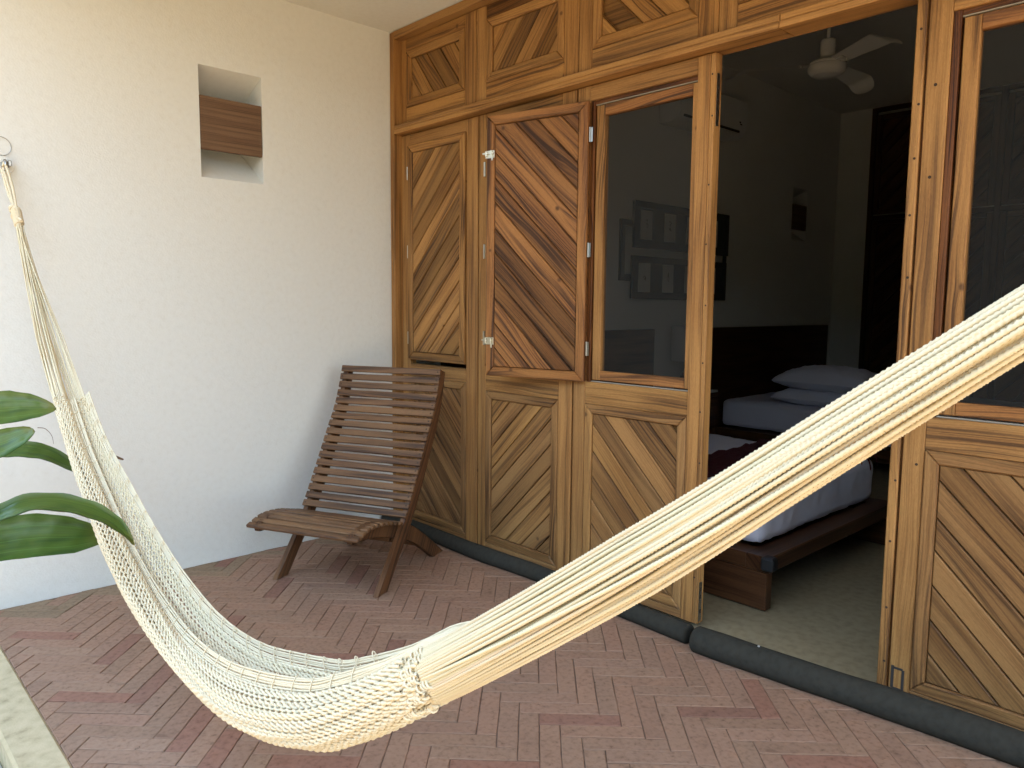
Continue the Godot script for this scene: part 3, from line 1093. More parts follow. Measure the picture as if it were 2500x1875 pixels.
func foam_rolls() -> void:
	var spec := [[0.02, 2.085, 0.039, [0.055, 0.05, 0.062, 0.05, 0.075, 0.092], "dark grey foam draught roll along the closed doors, partly behind the chair"], [2.148, 3.95, 0.049, [0.122, 0.10, 0.07, 0.055, 0.05, 0.05], "dark grey foam draught roll lying across the open doorway"]]
	for q in spec:
		var pts := []
		var m: int = q[3].size()
		for k in m:
			pts.append(Vector3(lerpf(q[0], q[1], float(k) / (m - 1)), q[2] * 0.86, q[3][k]))
		var path := even_path(smooth_path(pts, 8), 0.03)
		var full := PackedVector3Array()
		var mb := MB.new()
		var r: float = q[2]
		var sides := 20
		var g := PackedVector3Array()
		var rows := path.size() + 8
		for row in rows:
			var at: Vector3
			var rr := r
			if row < 4:
				rr = r * [0.02, 0.62, 0.88, 0.97][row]
				at = path[0] - Vector3(0.016 * [1.0, 0.92, 0.55, 0.2][row], 0, 0)
			elif row >= rows - 4:
				rr = r * [0.97, 0.88, 0.62, 0.02][row - rows + 4]
				at = path[path.size() - 1] + Vector3(0.016 * [0.2, 0.55, 0.92, 1.0][row - rows + 4], 0, 0)
			else:
				at = path[row - 4]
				rr = r * (1.0 + 0.02 * sin(at.x * 9.0) + 0.012 * sin(at.x * 23.0))
			for sd in sides + 1:
				var an := TAU * sd / sides
				var y := sin(an) * rr
				g.append(at + Vector3(0, maxf(y, -r * 0.86), cos(an) * rr))
		mb.grid(g, rows, sides + 1, WHITE, 1, 1, false, true)
		var o := put("foam_roll", mb, M.foam)
		tag(o, q[4], "draught roll", "foam rolls at the foot of the doors")
		if q[0] > 2.0:
			var dot := MB.new()
			lathe(dot, PackedVector2Array([Vector2(0.0005, -0.004), Vector2(0.0035, -0.002), Vector2(0.0045, 0.0005), Vector2(0.0005, 0.002)]), 8, WHITE, Vector3(2.39, 0.1, 0.122))
			put("pale_fleck", dot, M.paper, o)


func niche_board(shift: Vector3, label: String) -> void:
	var mb := MB.new()
	box(mb, Vector3(-0.012, 2.1, 0.8995) + shift, Vector3(0.022, 0.243, 0.299), 0.002, WHITE, 2)
	var o := put("wall_light", mb, M.board_wood)
	tag(o, label, "wall light")


# ---------------------------------------------------------------- slatted chair
func chair() -> void:
	var t := group_node("lounge_chair", self, Vector3(0.6785, 0, 0.8375))
	t.rotation.y = 0.4343
	tag(t, "low dark slatted wooden lounge chair in the corner by the white wall", "chair")
	# side view: x of the profile is forward (z of the chair), y up
	var back_front := [Vector3(0.0, 0.0, 0), Vector3(-0.125, 0.142, 0), Vector3(-0.245, 0.285, 0), Vector3(-0.345, 0.44, 0), Vector3(-0.452, 0.62, 0), Vector3(-0.54, 0.77, 0), Vector3(-0.602, 0.945, 0)]
	var bf := smooth_path(back_front, 6)
	var outline := PackedVector2Array()
	var widths := [0.062, 0.058, 0.06, 0.066, 0.066, 0.06, 0.045]
	var rear := PackedVector2Array()
	for k in bf.size():
		var p := bf[k]
		var tg := (bf[mini(k + 1, bf.size() - 1)] - bf[maxi(k - 1, 0)]).normalized()
		var nn := Vector2(-tg.y, tg.x)
		var f := float(k) / 6.0
		var w := lerpf(widths[int(minf(f, 5.99))], widths[int(minf(f, 5.99)) + 1], fmod(minf(f, 5.999), 1.0))
		outline.append(Vector2(p.x, p.y))
		rear.append(Vector2(p.x, p.y) + nn * w)
	rear[0] = Vector2(-0.07, 0.0)
	rear.reverse()
	outline.append_array(rear)
	var seat_top := [Vector3(0.15, 0.303, 0), Vector3(0.06, 0.328, 0), Vector3(-0.05, 0.322, 0), Vector3(-0.15, 0.298, 0), Vector3(-0.26, 0.266, 0), Vector3(-0.38, 0.21, 0), Vector3(-0.52, 0.12, 0), Vector3(-0.68, 0.0, 0)]
	var st := smooth_path(seat_top, 6)
	var so := PackedVector2Array()
	var sw := [0.03, 0.062, 0.07, 0.075, 0.075, 0.072, 0.068, 0.06]
	var sr := PackedVector2Array()
	for k in st.size():
		var p := st[k]
		var tg := (st[mini(k + 1, st.size() - 1)] - st[maxi(k - 1, 0)]).normalized()
		var nn := Vector2(-tg.y, tg.x)
		var f := float(k) / 6.0
		var w := lerpf(sw[int(minf(f, 6.99))], sw[int(minf(f, 6.99)) + 1], fmod(minf(f, 6.999), 1.0))
		so.append(Vector2(p.x, p.y))
		sr.append(Vector2(p.x, p.y) + nn * w)
	sr[sr.size() - 1] = Vector2(-0.6, 0.0)
	sr.reverse()
	so.append_array(sr)
	var make_side := func(poly: PackedVector2Array, x: float, thick: float, called: String, col: Color) -> void:
		var q := poly.duplicate()
		var s := 0.0
		for k in q.size():
			s += q[k].cross(q[(k + 1) % q.size()])
		if s < 0:
			q.reverse()
		var mb := MB.new()
		plate(mb, q, -thick * 0.5, thick * 0.5, 0.002, Vector2(-0.55, 0.83), col)
		var o := put(called, mb, M.chair_wood, t)
		# profile x -> chair z, profile z -> chair -x
		o.transform = Transform3D(Basis(Vector3(0, 0, 1), Vector3(0, 1, 0), Vector3(-1, 0, 0)), Vector3(x, 0, 0))
	make_side.call(outline, -0.268, 0.027, "back_rail", Color(0.8, 0.72, 0.68))
	make_side.call(outline, 0.268, 0.027, "back_rail", Color(0.8, 0.7, 0.65))
	make_side.call(so, -0.238, 0.027, "seat_rail", Color(0.7, 0.62, 0.58))
	make_side.call(so, 0.238, 0.027, "seat_rail", Color(0.7, 0.62, 0.58))
	# slats laid along the profiles
	var slat := func(p: Vector3, tg: Vector3, w: float, th: float, x: float, out: float) -> void:
		var mb := MB.new()
		box(mb, Vector3.ZERO, Vector3(x, w, th), 0.0022 if out > 0.0 else 0.004, tone(0.75, 1.3), 0)
		var o := put("slat", mb, M.chair_wood, t)
		var yy := Vector3(0, tg.y, tg.x).normalized()
		var zz := Vector3(0, -tg.x * out, tg.y * out).normalized()
		o.transform = Transform3D(Basis(yy.cross(zz), yy, zz), Vector3(0, p.y, p.x) + zz * th * 0.5)
		for e: float in [-1.0, 1.0]:
			var hole := MB.new()
			tube(hole, PackedVector3Array([Vector3(e * (x * 0.5 - 0.014), 0, th * 0.5 - 0.001), Vector3(e * (x * 0.5 - 0.014), 0, th * 0.5 + 0.0006)]), 0.0042, 0.0042, 8, WHITE)
			put("screw_hole", hole, M.dark_hole, o)
	var even := even_path(PackedVector3Array(bf.slice(12)), 0.002)
	var total := even.size() - 1
	for k in 18:
		var q := int((0.024 + 0.956 * k / 17.0) * total)
		var tg := (even[mini(q + 3, total)] - even[maxi(q - 3, 0)]).normalized()
		slat.call(even[q], tg, 0.0312, 0.015, 0.572, 1.0)
	var es := even_path(PackedVector3Array(st.slice(0, 26)), 0.002)
	for k in 10:
		var q := mini(int(4 + k * 19.6), es.size() - 2)
		var tg := (es[mini(q + 3, es.size() - 1)] - es[maxi(q - 3, 0)]).normalized()
		slat.call(es[q], tg, 0.0305, 0.016, 0.575, -1.0)
	for q in [[-0.2, 0.205, 0.45], [-0.46, 0.11, 0.45]]:
		var mb := MB.new()
		box(mb, Vector3(0, q[1], q[0]), Vector3(q[2], 0.04, 0.02), 0.002, Color(0.8, 0.7, 0.65), 0)
		put("stretcher", mb, M.chair_wood, t)


# ---------------------------------------------------------------- hammock
const HZ := 1.83

func hammock() -> void:
	var h := group_node("hammock", self, Vector3.ZERO)
	tag(h, "cream cotton net hammock strung across the terrace in front of the doors", "hammock")
	var r := RandomNumberGenerator.new()
	r.seed = 5
	# middle line of the netted bed, left to right
	var mid := [Vector3(0.825, 0.935, HZ), Vector3(1.001, 0.79, HZ), Vector3(1.21, 0.667, HZ), Vector3(1.4, 0.566, HZ), Vector3(1.6, 0.492, HZ), Vector3(1.844, 0.45, HZ), Vector3(2.125, 0.462, HZ), Vector3(2.42, 0.535, HZ), Vector3(2.559, 0.592, HZ), Vector3(2.692, 0.668, HZ), Vector3(2.81, 0.748, HZ)]
	var line := even_path(smooth_path(mid, 16), 0.0028)
	var m := line.size()
	# cross-sections (towards the garden, up) from the near rim round to the far rim, at four places along the bed
	var keys := [
		[Vector2(0.004, -0.004), Vector2(0.02, 0.014), Vector2(0.046, 0.002), Vector2(0.03, -0.022), Vector2(0.0, -0.022), Vector2(-0.022, -0.004), Vector2(-0.042, 0.018)],
		[Vector2(0.004, -0.008), Vector2(0.02, 0.022), Vector2(0.062, 0.006), Vector2(0.044, -0.034), Vector2(0.0, -0.038), Vector2(-0.034, -0.008), Vector2(-0.062, 0.03)],
		[Vector2(0.032, 0.03), Vector2(0.062, -0.004), Vector2(0.05, -0.055), Vector2(0.008, -0.078), Vector2(-0.026, -0.045), Vector2(-0.038, -0.002), Vector2(-0.048, 0.042)],
		[Vector2(0.02, 0.036), Vector2(0.034, 0.014), Vector2(0.03, -0.018), Vector2(0.008, -0.042), Vector2(-0.012, -0.02), Vector2(-0.02, 0.012), Vector2(-0.02, 0.04)]]
	var where := [0.0, 0.36, 0.72, 1.0]
	var section := func(f: float, s: float) -> Vector2:
		var k := 0
		while k < 2 and f > where[k + 1]:
			k += 1
		var g := smoothstep(where[k], where[k + 1], f)
		var x := clampf(s, 0.0, 1.0) * 6.0
		var j := mini(int(x), 5)
		var fr := x - j
		var pts := []
		for w: int in [maxi(j - 1, 0), j, j + 1, mini(j + 2, 6)]:
			pts.append(keys[k][w].lerp(keys[k + 1][w], g))
		return pts[1].cubic_interpolate(pts[2], pts[0], pts[3], fr)
	# frames
	var nrm := PackedVector3Array()
	for k in m:
		var tg := (line[mini(k + 1, m - 1)] - line[maxi(k - 1, 0)]).normalized()
		nrm.append(Vector3(-tg.y, tg.x, 0))
	var place := func(k: int, s: float, out: float) -> Vector3:
		var f := float(k) / (m - 1)
		var p: Vector2 = section.call(f, s)
		var q: Vector2 = section.call(f, s + 0.02) - section.call(f, s - 0.02)
		var o := Vector2(q.y, -q.x).normalized() * out   # outward of the trough
		p -= o
		return line[k] + nrm[k] * p.y + Vector3(0, 0, p.x)
	# the net: every strand swings between its neighbours and passes over and under them
	var strands := 58
	var net := MB.new()
	for j in strands:
		var s0 := (j + 0.5) / strands
		var path := PackedVector3Array()
		var ph := PI * j
		var jit := r.randf_range(-0.3, 0.3)
		var amp := 0.34 / strands
		var stop := m - int(r.randf_range(0.0, 30.0))
		for k in stop:
			var a := TAU * k * 0.0028 / 0.0235 + jit + 0.5 * sin(k * 0.013 + j * 0.6)
			var wander := 0.35 * sin(k * 0.021 + j * 1.7) / strands
			path.append(place.call(k, s0 + amp * sin(a + ph) + wander, 0.0022 * cos(a) * (1.0 if j % 2 == 0 else -1.0) + 0.0012 * sin(k * 0.05 + j)))
		var tint := r.randf_range(0.9, 1.06)
		tube(net, path, 0.003, 0.003, 5, Color(tint, tint, tint * r.randf_range(0.95, 1.02)), 0, 0.01, 0.2, false)
	var o := put("netted_bed", net, M.cotton, h)
	o.set_meta("kind", "stuff")
	# selvedge cords along both rims with their ties
	for side in 2:
		for j in 6:
			var mb := MB.new()
			var path := PackedVector3Array()
			for k in range(0, m, 2):
				var s := 0.0 if side == 0 else 1.0
				var lift := (0.004 + 0.0042 * j) * lerpf(1.0, 0.35, smoothstep(0.86, 1.0, float(k) / (m - 1)))
				var p: Vector3 = place.call(k, s, 0.0)
				var dirv := Vector3(0, 0, 0.3 if side == 0 else -0.3) + nrm[k]
				if side == 0:
					dirv = nrm[k] * 0.72 + Vector3(0, 0, -0.5)
				path.append(p + dirv.normalized() * (lift + 0.0008 * sin(k * 0.03 + j * 2.0)) + Vector3(0, 0, 0.0012 * sin(k * 0.017 + j)))
			var last := path[path.size() - 1]
			var away := (line[m - 1] - line[m - 6]).normalized()
			for k in range(1, 40):
				path.append(last + away * (0.0045 * k) + nrm[m - 1] * (-0.034 * pow(k / 40.0, 1.6)) + Vector3(0, 0, (0.022 if side == 1 else -0.018) * smoothstep(0.0, 1.0, k / 40.0)))
			tube(mb, path, 0.0021, 0.0021, 6, WHITE * r.randf_range(0.97, 1.05), 2, 0.01, 0.12)
			put("edge_cord", mb, M.cotton, h)
		var ties := MB.new()
		for k in range(20, m - 70, 27):
			var s := 0.0 if side == 0 else 1.0
			var p: Vector3 = place.call(k, s, 0.0)
			var dirv := nrm[k] if side == 1 else (nrm[k] * 0.72 + Vector3(0, 0, -0.5)).normalized()
			var tg := (line[k + 1] - line[k]).normalized()
			var acr := tg.cross(dirv)
			var loop := PackedVector3Array()
			for w in 13:
				var an := TAU * w / 12.0
				loop.append(p + dirv * (0.0145 + 0.0155 * cos(an)) + acr * 0.0042 * sin(an) + tg * (0.004 * sin(an * 0.5) + 0.002 * cos(k * 1.3)))
			tube(ties, loop, 0.0013, 0.0013, 5, WHITE, 0, 0.01, 0.2, false)
		var tt := put("edge_ties", ties, M.cotton, h)
		tt.set_meta("kind", "stuff")
	# end strings to the right, one by one
	var arm_r := even_path(smooth_path([Vector3(2.80, 0.742, HZ), Vector3(2.862, 0.785, HZ), Vector3(3.024, 0.902, HZ), Vector3(3.212, 1.043, HZ), Vector3(3.365, 1.165, HZ), Vector3(3.482, 1.257, HZ), Vector3(3.63, 1.372, HZ), Vector3(3.78, 1.49, HZ)], 10), 0.0016)
	string_fan(h, arm_r, 104, r, true, place, m - 1)
	var arm_l := even_path(smooth_path([Vector3(0.832, 0.928, HZ), Vector3(0.705, 1.04, HZ), Vector3(0.57, 1.17, HZ), Vector3(0.42, 1.32, HZ), Vector3(0.29, 1.46, HZ), Vector3(0.21, 1.552, HZ)], 10), 0.004)
	string_fan(h, arm_l, 40, r, false, place, 0)
	# knots where the strings leave the net
	var lumps := MB.new()
	for e in 2:
		for j in (15 if e == 1 else 9):
			var s := (j + 0.5) / (15.0 if e == 1 else 9.0)
			var k := (m - 1 - int(r.randf_range(0, 34))) if e == 1 else int(r.randf_range(0, 8))
			var p: Vector3 = place.call(k, s, -0.002)
			var tg := (line[mini(k + 1, m - 1)] - line[maxi(k - 1, 0)]).normalized()
			var up := nrm[k]
			var coil := PackedVector3Array()
			for w in 40:
				var an := w * 0.62
				coil.append(p + tg * (w * 0.0009 - 0.018) + (up * cos(an) + Vector3(0, 0, 1) * sin(an)) * (0.0062 + 0.0014 * sin(w * 0.4)))
			tube(lumps, coil, 0.0021, 0.0021, 5, WHITE * r.randf_range(0.95, 1.04), 0, 0.01, 0.2, false)
	var kn := put("knots", lumps, M.cotton, h)
	kn.set_meta("kind", "stuff")
	# whipping, loop rope and knot at each hook
	for e in 2:
		var a: Vector3 = [Vector3(0.21, 1.552, HZ), Vector3(3.78, 1.49, HZ)][e]
		var hook: Vector3 = [Vector3(0.028, 1.79, HZ), Vector3(4.132, 1.79, HZ)][e]
		var d := (hook - a).normalized()
		var n2 := Vector3(-d.y, d.x, 0)
		var wrap := PackedVector3Array()
		for w in 150:
			var an := TAU * w / 14.0
			wrap.append(a + d * (0.075 * w / 149.0) + (n2 * cos(an) + Vector3(0, 0, 1) * sin(an)) * 0.0145)
		var mb := MB.new()
		tube(mb, wrap, 0.0036, 0.0036, 6, WHITE)
		put("whipping", mb, M.cotton, h)
		mb = MB.new()
		tube(mb, PackedVector3Array([a - d * 0.004, a + d * 0.085]), 0.0125, 0.012, 10, WHITE)
		put("string_bundle", mb, M.cotton, h)
		var top := a + d * 0.07
		var rope := smooth_path([top + n2 * -0.012, top.lerp(hook, 0.45) + n2 * -0.026, hook + n2 * -0.014 + Vector3(0, 0, 0.004), hook + d * 0.008 + Vector3(0, 0, 0.008), hook + n2 * 0.014 + Vector3(0, 0, 0.006), top.lerp(hook, 0.5) + n2 * 0.02, top + n2 * 0.016 + d * 0.03], 8)
		mb = MB.new()
		tube(mb, rope, 0.0048, 0.0048, 8, WHITE, 2, 0.014, 0.1)
		tube(mb, smooth_path([top + n2 * 0.014 + d * 0.035, top.lerp(hook, 0.5) + n2 * 0.028 + Vector3(0, 0, 0.006), hook + n2 * 0.017 + Vector3(0, 0, 0.012)], 8), 0.0046, 0.0046, 8, WHITE, 2, 0.014, 0.1)
		put("loop_rope", mb, M.cotton, h)
		mb = MB.new()
		var kc := top + n2 * 0.022 + d * 0.02
		var kp := PackedVector3Array()
		for w in 60:
			var an := w * 0.42
			kp.append(kc + d * (0.02 * sin(w * 0.11) + 0.012 * cos(an * 0.5)) + n2 * 0.014 * cos(an) + Vector3(0, 0, 0.013 * sin(an)))
		tube(mb, kp, 0.0045, 0.0045, 7, WHITE)
		tube(mb, smooth_path([kc, kc + n2 * 0.02 - d * 0.03, kc + n2 * 0.004 - d * 0.055, a - n2 * 0.02 + d * 0.015, a - n2 * 0.036 - d * 0.012], 6), 0.0048, 0.0052, 8, WHITE)
		put("rope_knot", mb, M.cotton, h)
		hook_on_wall(e == 0, Vector3(0.0 if e == 0 else 4.16, 1.8, HZ))

func string_fan(h: Node, arm: PackedVector3Array, count: int, r: RandomNumberGenerator, single: bool, place: Callable, k0: int) -> void:
	var m := arm.size()
	var nrm := PackedVector3Array()
	for k in m:
		var tg := (arm[mini(k + 1, m - 1)] - arm[maxi(k - 1, 0)]).normalized()
		nrm.append(Vector3(-tg.y, tg.x, 0) if single else Vector3(tg.y, -tg.x, 0))
	var all := MB.new()
	for j in count:
		# each string leaves the net at its own spot of the section and closes up towards the whipping
		var s := (j + 0.5) / count
		if single:
			s = (j + 0.5) / 54.0
		var st: Vector3 = place.call(k0, minf(s, 1.0), 0.0) - arm[0]
		if single and j >= 54:   # the heart of the bundle, inside the outer strings
			st = nrm[0] * lerpf(-0.038, 0.04, (j - 54.0) / (count - 54.0)) + Vector3(0, 0, r.randf_range(-0.016, 0.022))
		var n0 := st.dot(nrm[0])
		var z0 := st.z
		var ang := r.randf() * TAU
		var rad := sqrt(r.randf())
		var n1 := n0 * 0.72 + r.randf_range(-0.005, 0.005)
		var z1 := z0 * 0.8 + r.randf_range(-0.006, 0.006)
		var e := Vector2(cos(ang), sin(ang)) * rad * 0.0115
		var path := PackedVector3Array()
		var sag := r.randf_range(-0.003, 0.003) if r.randf() < 0.85 else r.randf_range(-0.012, 0.0)
		for k in m:
			var f := float(k) / (m - 1)
			var nn: float
			var zz: float
			if f < 0.35:
				var g := f / 0.35
				nn = lerpf(n0, n1, g)
				zz = lerpf(z0, z1, g)
			else:
				var g := (f - 0.35) / 0.65
				nn = lerpf(n1, e.x, g)
				zz = lerpf(z1, e.y, g)
			nn += sag * sin(f * PI)
			path.append(arm[k] + nrm[k] * nn + Vector3(0, 0, zz))
		if single and j < 54:
			var lead := PackedVector3Array()
			for k in range(k0 - int(r.randf_range(4.0, 46.0)), k0):
				lead.append(place.call(k, minf(s, 1.0), -0.0022 - 0.0012 * sin(k * 0.8 + j)))
			lead.append_array(path)
			path = lead
		var tint := r.randf_range(0.92, 1.06)
		var col := Color(tint, tint * r.randf_range(0.97, 1.0), tint * r.randf_range(0.9, 1.0))
		if single:
			var mb := MB.new()
			tube(mb, path, 0.0025, 0.0023, 6, col, 2, 0.0105, 0.3)
			put("end_string", mb, M.cotton, h)
		else:
			tube(all, path, 0.0022, 0.002, 5, col, 0, 0.01, 0.2, false)
	if not single:
		var o := put("end_strings", all, M.cotton, h)
		o.set_meta("kind", "stuff")

func hook_on_wall(near: bool, at: Vector3) -> void:
	var t := group_node("wall_hook", self, at)
	tag(t, "round steel eye plate on the white wall holding the hammock rope" if near else "steel eye plate on the white column holding the hammock's other rope", "hook", "hammock hooks")
	var sgn := 1.0 if near else -1.0
	var mb := MB.new()
	tube(mb, PackedVector3Array([Vector3(-0.003 * sgn, 0, 0), Vector3(0.006 * sgn, 0, 0)]), 0.036, 0.034, 28, WHITE)
	put("plate", mb, M.stucco, t)
	mb = MB.new()
	var ring := PackedVector3Array()
	for w in 21:
		var an := TAU * w / 20.0
		ring.append(Vector3(sgn * (0.024 + 0.019 * cos(an)), -0.004 + 0.019 * sin(an), 0.002))
	tube(mb, ring, 0.0055, 0.0055, 9, WHITE, 0, 0.01, 0.2, false)
	box(mb, Vector3(sgn * 0.01, 0.0, 0), Vector3(0.018, 0.022, 0.03), 0.003, WHITE)
	box(mb, Vector3(sgn * 0.03, 0.004, -0.012), Vector3(0.02, 0.024, 0.014), 0.003, WHITE)
	put("eye", mb, M.steel, t)
	if near:
		mb = MB.new()
		ring = PackedVector3Array()
		for w in 25:
			var an := TAU * w / 24.0
			ring.append(Vector3(0.006 + 0.002 * sin(an), 0.072 + 0.036 * cos(an), 0.008 + 0.034 * sin(an)))
		tube(mb, ring, 0.0014, 0.0014, 6, WHITE, 0, 0.01, 0.2, false)
		put("wire_loop", mb, M.steel, t)


# ---------------------------------------------------------------- strap-leaved plant at the edge of the terrace
func blade(parent: Node, pts: Array, width: Array, roll: Array, col: Color, called := "leaf", m: Material = null) -> void:
	# centre line through the given points, spaced evenly; along[] keeps which given point each row lies at
	var path := PackedVector3Array()
	var along := PackedFloat32Array()
	var np := pts.size()
	for k in np - 1:
		var p0: Vector3 = pts[maxi(k - 1, 0)]
		var p1: Vector3 = pts[k]
		var p2: Vector3 = pts[k + 1]
		var p3: Vector3 = pts[mini(k + 2, np - 1)]
		var d1 := p1.distance_to(p2)
		var steps := maxi(2, int(d1 / 0.012))
		for q in steps:
			var w := float(q) / steps
			path.append(p1.cubic_interpolate_in_time(p2, p0, p3, w, d1, -maxf(p0.distance_to(p1), 0.01), d1 + maxf(p2.distance_to(p3), 0.01)))
			along.append((k + w) / (np - 1))
	path.append(pts[np - 1])
	along.append(1.0)
	var rows := path.size()
	var cols := 9
	var g := PackedVector3Array()
	for k in rows:
		var f := along[k]
		var tg := (path[mini(k + 1, rows - 1)] - path[maxi(k - 1, 0)]).normalized()
		var sd := tg.cross(Vector3.UP).normalized()
		var x := f * (width.size() - 1)
		var j := mini(int(x), width.size() - 2)
		var w := lerpf(width[j], width[j + 1], x - j)
		var xr := f * (roll.size() - 1)
		var jr := mini(int(xr), roll.size() - 2)
		var ro := lerpf(roll[jr], roll[jr + 1], xr - jr)
		sd = sd.rotated(tg, ro)
		var up := sd.cross(tg)
		for q in cols:
			var u := q / (cols - 1.0) * 2.0 - 1.0
			g.append(path[k] + sd * u * w * 0.5 + up * w * (0.16 * u * u - 0.03 * cos(u * 9.0)) + up * 0.0015 * sin(f * 40.0 + u * 3.0))
	var mb := MB.new()
	mb.grid(g, rows, cols, col, 1.0, 1.0, false)
	var back := PackedVector3Array()
	for k in rows:
		for q in cols:
			var nn := mb.n[k * cols + q]
			back.append(g[k * cols + q] - nn * 0.0012)
	mb.grid(back, rows, cols, col, 1.0, 1.0, true)
	put(called, mb, m if m else M.leaf, parent)

func plant() -> void:
	var t := group_node("strap_leaf_plant", self, Vector3(1.62, -0.06, 2.72))
	tag(t, "green plant whose broad strap leaves hang in front of the hammock", "plant")
	var b := t.position
	var top := Vector3(0.0, 0.98, 0.0)
	var mb := MB.new()
	tube(mb, smooth_path([Vector3(0, -0.3, 0), Vector3(0.012, 0.4, 0.01), top], 6), 0.017, 0.011, 10, WHITE)
	put("stem", mb, M.plant_stem, t)
	var at := func(y: float, z: float, x := 1.6) -> Vector3: return Vector3(x, y, z) - b
	blade(t, [top, at.call(0.975, 2.45), at.call(1.018, 2.15), at.call(1.018, 2.09), at.call(1.012, 2.037)], [0.02, 0.075, 0.084, 0.078, 0.054, 0.002], [0.4, 0.85, 1.0, 1.1, 1.1], Color(1.0, 1.0, 1.0))
	blade(t, [top - Vector3(0, 0.05, 0), at.call(0.915, 2.45, 1.64), at.call(0.945, 2.16, 1.64), at.call(0.972, 2.092, 1.64)], [0.02, 0.07, 0.08, 0.07, 0.05, 0.006], [0.4, 0.9, 1.0, 1.0, 1.0], Color(1.3, 1.15, 0.8))
	blade(t, [top - Vector3(0, 0.12, 0), at.call(0.84, 2.4, 1.2), at.call(0.782, 2.02, 0.75), at.call(0.773, 1.948, 0.75), at.call(0.752, 1.889, 0.75), at.call(0.70, 1.81, 0.75), at.call(0.705, 1.73, 0.73)], [0.02, 0.06, 0.068, 0.07, 0.066, 0.05, 0.02], [0.3, 0.7, 0.75, 0.75, 0.8], Color(0.9, 0.95, 0.95))
	blade(t, [top - Vector3(0, 0.2, 0), at.call(0.70, 2.5), at.call(0.776, 2.16), at.call(0.79, 2.108), at.call(0.777, 2.036), at.call(0.748, 1.973), at.call(0.705, 1.919), at.call(0.648, 1.879)], [0.02, 0.05, 0.056, 0.058, 0.062, 0.058, 0.044, 0.002], [0.3, 0.45, 0.5, 0.6, 0.7, 0.8], Color(1.05, 1.05, 1.0))
	blade(t, [top - Vector3(0, 0.3, 0), at.call(0.58, 2.45, 1.3), at.call(0.553, 2.071, 1.0), at.call(0.548, 1.982, 1.0), at.call(0.53, 1.888, 1.0), at.call(0.51, 1.8, 0.98)], [0.02, 0.12, 0.135, 0.135, 0.115, 0.04], [0.4, 0.9, 1.0, 1.05, 1.05], Color(0.8, 0.95, 0.85))
	mb = MB.new()
	tube(mb, smooth_path([at.call(0.706, 1.735, 0.73), at.call(0.735, 1.70, 0.74), at.call(0.722, 1.685, 0.745), at.call(0.706, 1.655, 0.75)], 6), 0.012, 0.003, 6, WHITE)
	put("dry_tip", mb, M.dry_leaf, t)
	mb = MB.new()
	tube(mb, smooth_path([at.call(0.976, 2.085, 1.64), at.call(0.972, 2.07, 1.64), at.call(0.955, 2.058, 1.64), at.call(0.935, 2.055, 1.64)], 6), 0.0009, 0.0004, 5, WHITE)
	put("dry_tip", mb, M.dry_leaf, t)


# ---------------------------------------------------------------- bedroom
func pillow(mb: MB, at: Vector3, lx: float, lz: float, ly: float, turn: float, r: RandomNumberGenerator) -> void:
	var nf := noise(r.randi() % 1000, 1.0, 3)
	for half in 2:
		var rows := 25
		var cols := 33
		var g := PackedVector3Array()
		for a in rows:
			for c in cols:
				var u := c / (cols - 1.0) * 2.0 - 1.0
				var w := a / (rows - 1.0) * 2.0 - 1.0
				var pinch := 1.0 - 0.07 * (1.0 - u * u) * w * w - 0.0
				var pinch2 := 1.0 - 0.06 * (1.0 - w * w) * u * u
				var th := pow(maxf(0.0, (1.0 - u * u)) * maxf(0.0, (1.0 - w * w)), 0.42)
				var y := th * ly * (0.62 if half == 0 else -0.38)
				y += nf.get_noise_2d(u * 2.6, w * 2.6 + half * 9.0) * 0.012 * th + nf.get_noise_2d(u * 9.0, w * 3.0) * 0.013 * th
				var p := Vector3(u * lx * 0.5 * pinch2, y, w * lz * 0.5 * pinch)
				g.append(at + p.rotated(Vector3.UP, turn))
		mb.grid(g, rows, cols, WHITE, 1, 1, half == 0)

func mattress(lo: Vector3, hi: Vector3, seed_: int) -> MB:
	# round-edged block with the soft pulls of a fitted sheet
	var nf := noise(seed_, 1.0, 3)
	var mb := MB.new()
	var ctr := (lo + hi) * 0.5
	var h := (hi - lo) * 0.5
	var rd := 0.055
	for face in 5:
		var rows := 36
		var cols := 60
		var g := PackedVector3Array()
		for a in rows:
			for c in cols:
				var u := c / (cols - 1.0) * 2.0 - 1.0
				var w := a / (rows - 1.0) * 2.0 - 1.0
				var p: Vector3
				if face == 0: p = Vector3(u, 1, -w)
				elif face == 1: p = Vector3(u, w, 1)
				elif face == 2: p = Vector3(-u, w, -1)
				elif face == 3: p = Vector3(1, w, -u)
				else: p = Vector3(-1, w, u)
				p *= h
				var core := Vector3(clampf(p.x, -h.x + rd, h.x - rd), clampf(p.y, -h.y + rd, h.y - rd), clampf(p.z, -h.z + rd, h.z - rd))
				var d := p - core
				var dn := d.normalized() if d.length() > 1e-6 else Vector3.ZERO
				p = core + dn * rd
				var wr := nf.get_noise_3d(p.x * 3.0, p.y * 4.0, p.z * 3.0) * 0.008 + nf.get_noise_3d(p.x * 14.0 + p.y * 6.0, p.y * 3.0, p.z * 14.0) * 0.0045
				g.append(ctr + p + dn * wr)
		mb.grid(g, rows, cols, WHITE, 1, 1, false)
	return mb

